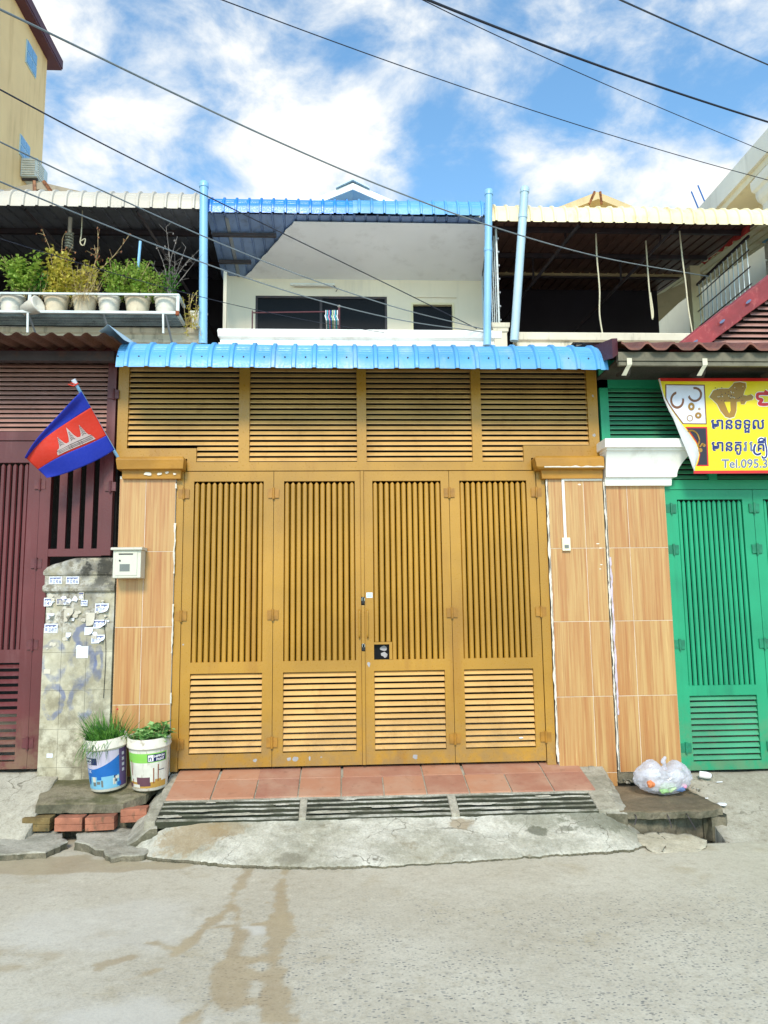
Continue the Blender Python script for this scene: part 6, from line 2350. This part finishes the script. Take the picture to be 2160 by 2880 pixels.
POTS = [(-4.56, .165, 'pot_white', 'ribbed white pot at the left edge of the rack'), (-3.962, .165, 'pot_old', 'ribbed cream pot with the yellow leaved shrub'),
        (-3.575, .160, 'pot_old', 'cream pot with dry grass hanging over its rim'), (-3.245, .150, 'pot_white', 'ribbed white pot, third from the right on the rack'),
        (-2.855, .172, 'pot_old', 'smooth cream pot in front of the blue stick'), (-2.465, .158, 'pot_white', 'ribbed white pot at the right end of the rack')]
for i, (x, r, mt, lb) in enumerate(POTS):
    prof = [(.001, .0), (r * .72, .0)]
    H = .30
    for k in range(1, 13):
        z = H * .88 * k / 12
        rr_ = r * (.72 + .28 * (z / H) ** .8)
        rib_ = (.004 * math.cos(k * math.pi)) if i != 4 else 0
        prof.append((rr_ + rib_, z))
    prof += [(r * 1.05, H * .89), (r * 1.06, H), (r * .95, H), (r * .92, H * .93), (.001, H * .92)]
    p_ = obj('plant_pot', MB().lathe(prof, n=24), mt, None, (x, 4.16, ZS - .03), smooth=True)
    tag(p_, lb, 'plant pot', 'pots on the rack')
o = obj('plant_pot', MB().lathe([(.001, 0), (.08, 0), (.12, .22), (.125, .24), (.11, .24), (.001, .21)], n=18), 'pot_white', None, (-4.33, 4.02, ZS + .02), smooth=True)
o.rotation_euler = (rad(20), rad(75), 0)
tag(o, 'small white pot tipped on its side on the rack', 'plant pot', 'pots on the rack')

random.seed(31)


def shrub(label, cx, top, spread, n, lmat, smat, leafsize, stem_n, lean=0.0, density=1.0, base=ZS + .26, leaf_from=.35):
    t = thing('potted_shrub', label, 'plant', (cx, 4.16, base), 'plants on the rack')
    st, lf = MB(), MB()
    for i in range(stem_n):
        a = random.uniform(0, 6.28)
        x0, y0 = cx + math.cos(a) * .07, 4.16 + math.sin(a) * .06
        h = (top - base) * random.uniform(.6, 1.0)
        ex, ey = cx + lean * h + random.uniform(-spread, spread), 4.14 + random.uniform(-.16, .10)
        P = catmull([(x0, y0, base), (x0 + (ex - x0) * .35 + random.uniform(-.03, .03), y0 + (ey - y0) * .4, base + h * .45), (ex, ey, base + h)], 5)
        st.tube(P, [.007 - .0045 * k / (len(P) - 1) for k in range(len(P))], 4)
        for k in range(int(n / stem_n)):
            q = random.uniform(leaf_from, 1.0)
            p = P[min(len(P) - 1, int(q * (len(P) - 1)))] + Vector((random.gauss(0, .045), random.gauss(0, .04), random.gauss(0, .035)))
            leaf_quad(lf, p, (random.uniform(-1, 1), random.uniform(-1, .4), random.uniform(-.4, .8)), leafsize * random.uniform(.8, 1.7), leafsize * random.uniform(.28, .5))
    obj('stems', st, smat, t)
    if lf.f:
        obj('foliage', lf, lmat, t)
    return t


def dry_branches(t, cx, base, tips, leaves, smat, lmat):
    st, lf = MB(), MB()
    for tip in tips:
        m = Vector((cx, 4.16, base)).lerp(Vector(tip), .5) + Vector((random.uniform(-.05, .05), 0, random.uniform(-.03, .05)))
        P = catmull([(cx, 4.16, base), m, tip], 6)
        st.tube(P, [.008 - .005 * k / (len(P) - 1) for k in range(len(P))], 4)
        for k in range(6):
            q = P[random.randint(4, len(P) - 1)]
            e = q + Vector((random.uniform(-.12, .12), random.uniform(-.04, .04), random.uniform(.0, .12)))
            st.tube([q, e], [.0035, .0015], 4)
            if random.random() < leaves:
                leaf_quad(lf, e, (random.uniform(-.5, .5), random.uniform(-1, 0), -1), .045, .012)
                leaf_quad(lf, q, (random.uniform(-1, 1), random.uniform(-1, 0), -.8), .04, .012)
    obj('twigs', st, smat, t)
    if lf.f:
        obj('dry_leaves', lf, lmat, t)


t = shrub('loose green shrub in the leftmost pot', -4.45, 6.60, .32, 1100, 'leaf_green', 'dry_stem', .055, 13)
shrub('trailing green shrub between the first two pots', -4.20, 6.35, .18, 200, 'leaf_dark', 'dry_stem', .045, 9)
t = shrub('yellowing leafy shrub in the second pot', -3.94, 6.68, .13, 800, 'leaf_yellow', 'dry_stem', .060, 12, 0, 1, leaf_from=.15)
dry_branches(t, -3.94, 6.2, [(-4.15, 4.1, 6.86), (-3.9, 4.1, 6.80), (-3.75, 4.1, 6.72)], 1.0, 'dry_stem', 'dry_leaf')
t = shrub('tall dry bush with browned branches in the grassy pot', -3.58, 6.45, .16, 260, 'leaf_yellow', 'dry_stem', .055, 20, .2)
dry_branches(t, -3.52, 6.25, [(-3.42, 4.1, 6.98), (-3.0, 4.1, 6.84), (-3.46, 4.1, 6.72)], 1.0, 'dry_stem', 'dry_leaf')
mb = MB()
for i in range(170):
    a, r = random.uniform(0, 6.28), .13 * random.random()
    x, y = -3.56 + math.cos(a) * r, 4.14 + math.sin(a) * r
    if random.random() < .55:
        blade(mb, (x, y, ZS + .24), (x + random.uniform(-.16, .22), y - random.uniform(.0, .1), ZS + random.uniform(.35, .75)), .004, (0, 0, .03))
    else:
        blade(mb, (x, 4.05, ZS + .25), (x + random.uniform(-.12, .2), 3.93 - random.uniform(0, .06), ZS + random.uniform(-.02, .18)), .004, (0, -.08, .12))
obj('dry_grass', mb, 'dry_stem', t)
shrub('low yellow green filler shrub between the second and third pots', -3.76, 6.36, .22, 420, 'leaf_yellow', 'dry_stem', .045, 12, 0, leaf_from=.1)
shrub('low green filler shrub between the fifth and sixth pots', -2.64, 6.30, .20, 380, 'leaf_green', 'dry_stem', .042, 12, 0, leaf_from=.1)
shrub('bright bushy shrub with fine leaves behind the third pot from the right', -3.14, 6.50, .26, 1300, 'leaf_green', 'dry_stem', .040, 16, 0, leaf_from=.1)
shrub('dense pale green bush left of the blue stick', -2.84, 6.58, .22, 1300, 'leaf_green', 'dry_stem', .038, 16, 0, leaf_from=.1)
t = shrub('nearly bare grey twigs rising from the rightmost pot', -2.45, 6.45, .12, 150, 'leaf_dark', 'twig_grey', .045, 7)
dry_branches(t, -2.45, 6.0, [(-2.62, 4.1, 6.75), (-2.48, 4.1, 7.0), (-2.32, 4.1, 6.86), (-2.2, 4.1, 6.7), (-2.06, 4.1, 6.5), (-2.7, 4.1, 6.5), (-2.35, 4.1, 6.62), (-2.02, 4.1, 6.66)], .25, 'twig_grey', 'twig_grey')
t = thing('hanging_plant', 'straggly yellow green plant hanging off the end of the rack', 'plant', (-2.15, 4.2, 5.5))
mb, mb2 = MB(), MB()
for i in range(22):
    x = -2.17 + random.uniform(-.05, .10)
    e = (x + random.uniform(-.05, .12), 4.15, random.uniform(5.42, 6.22))
    P = catmull([(x, 4.2, 5.60), ((x + e[0]) / 2 + random.uniform(-.04, .04), 4.15, (5.7 + e[2]) / 2), e], 4)
    mb.tube(P, .004, 4)
    for k in range(7):
        leaf_quad(mb2, P[random.randint(2, len(P) - 1)], (random.uniform(-1, 1), -.5, random.uniform(-.5, .5)), .045, .009)
obj('stems', mb, 'dry_stem', t)
obj('foliage', mb2, 'leaf_yellow', t)
o = obj('blue_stick', MB().tube([(-2.885, 4.15, 6.0), (-2.835, 4.12, 6.79)], .020, 10), 'pipe_blue', smooth=True)
tag(o, 'thin blue plastic stick standing in a pot on the rack', 'stick')
o = obj('white_tub', MB().loft([[(-2.04 + x * s, 4.30 + y * s, z) for x, y in ((-.11, -.05), (.11, -.05), (.11, .05), (-.11, .05))] for z, s in ((5.60, .75), (5.80, 1.0), (5.81, 1.08), (5.835, 1.08), (5.835, .95))]), 'pot_white', fix=True, bevel=.006)
tag(o, 'white plastic tub behind the foot of the left blue pipe', 'tub')

# ---- things on the white balcony
tl = thing('tube_lamp', 'unlit fluorescent tube lamp on the white balcony wall', 'lamp', (-.55, 5.75, 6.78))
obj('batten', MB().box(-.86, -.14, 5.76, 5.80, 6.905, 6.94), 'white_stone', tl)
obj('tube', MB().tube([(-.82, 5.74, 6.89), (-.18, 5.74, 6.89)], .016, 10), 'pot_white', tl, smooth=True)
obj('flex', MB().tube(catmull([(-.16, 5.76, 6.90), (-.10, 5.76, 6.84), (-.12, 5.77, 6.80)], 4), .006, 5), 'black', tl)
cr_ = thing('clothes_rail', 'red metal clothes rail before the balcony window', 'clothes rail', (-.72, 5.0, 5.6))
obj('rail', MB().tube([(-1.38, 5.0, 6.115), (-.06, 5.0, 6.145)], .010, 8), 'eave_maroon', cr_)
obj('post', MB().tube([(-1.375, 5.0, 5.4), (-1.375, 5.0, 6.15)], .010, 8), 'eave_maroon', cr_)
obj('post', MB().tube([(-.065, 5.0, 5.4), (-.065, 5.0, 6.20)], .016, 8), 'eave_maroon', cr_)
obj('knob', MB().lathe([(.001, .03), (.02, .02), (.022, 0), (.001, -.01)], (-.065, 5.0, 6.22), 10), 'pot_white', cr_)
hg = ['waste_white', 'cloth_cyan', 'waste_pink', 'label_blue', 'waste_lime', 'waste_white', 'cloth_cyan', 'waste_white']
hn = ['leftmost white', 'second from left cyan', 'pink', 'dark blue', 'pale green', 'white, third from right', 'cyan, second from right', 'rightmost white']
for k, (c, nm) in enumerate(zip(hg, hn)):
    x = -.265 + k * .025
    o = obj('clothes_hanger', MB().tube(catmull([(x, 4.99, 6.16), (x, 4.985, 6.13), (x, 4.98, 6.09)], 3) + [Vector((x - .01, 4.80, 6.0 - .01 * (k % 3))), Vector((x + .012, 4.80, 5.93)), Vector((x + .008, 5.16, 5.92)), Vector((x, 4.98, 6.09))], .007, 5), c)
    tag(o, nm + ' plastic clothes hanger in the bunch on the red rail', 'clothes hanger', 'hangers on the rail')
o = obj('white_bundle', MB().grid([[(.35 + 1.1 * i / 24, 4.60 + .10 * j, 5.60 + (.075 * math.sin(math.pi * i / 24) ** .8) * (1 - (j / 3 - .5) ** 2) + .006 * nz(i * .5, j)) for i in range(25)] for j in range(4)]), 'parapet_white', smooth=True)
tag(o, 'folded white sheet lying on the balcony parapet below the door', 'cloth')
o = lump('tarpaulin', (2.0, -.02, 3.765), .10, 'dark_glass', None, (1.25, .9, .45), 3)
tag(o, 'dark rolled tarpaulin on the right end of the blue awning', 'tarpaulin')
lt_ = thing('spiral_lamp', 'unlit spiral energy lamp hanging under the beige canopy', 'lamp', (-4.1, 4.9, 7.1))
obj('socket', MB().tube([(-4.1, 4.9, 7.55), (-4.1, 4.9, 7.30)], .03, 8), 'pot_white', lt_)
obj('spiral', MB().tube([(-4.1 + .05 * math.cos(q * .7), 4.9 + .05 * math.sin(q * .7), 7.30 - q * .0052) for q in range(46)], .016, 6), 'bulb', lt_, smooth=True)
o = obj('wire_hook', MB().tube(catmull([(-3.82, 4.6, 7.5), (-3.82, 4.6, 7.15), (-3.83, 4.6, 7.0), (-3.78, 4.6, 6.96), (-3.76, 4.6, 7.06), (-3.82, 4.6, 7.03)], 5), .009, 5), 'rope')
tag(o, 'bent wire hook hanging under the beige canopy', 'hook')
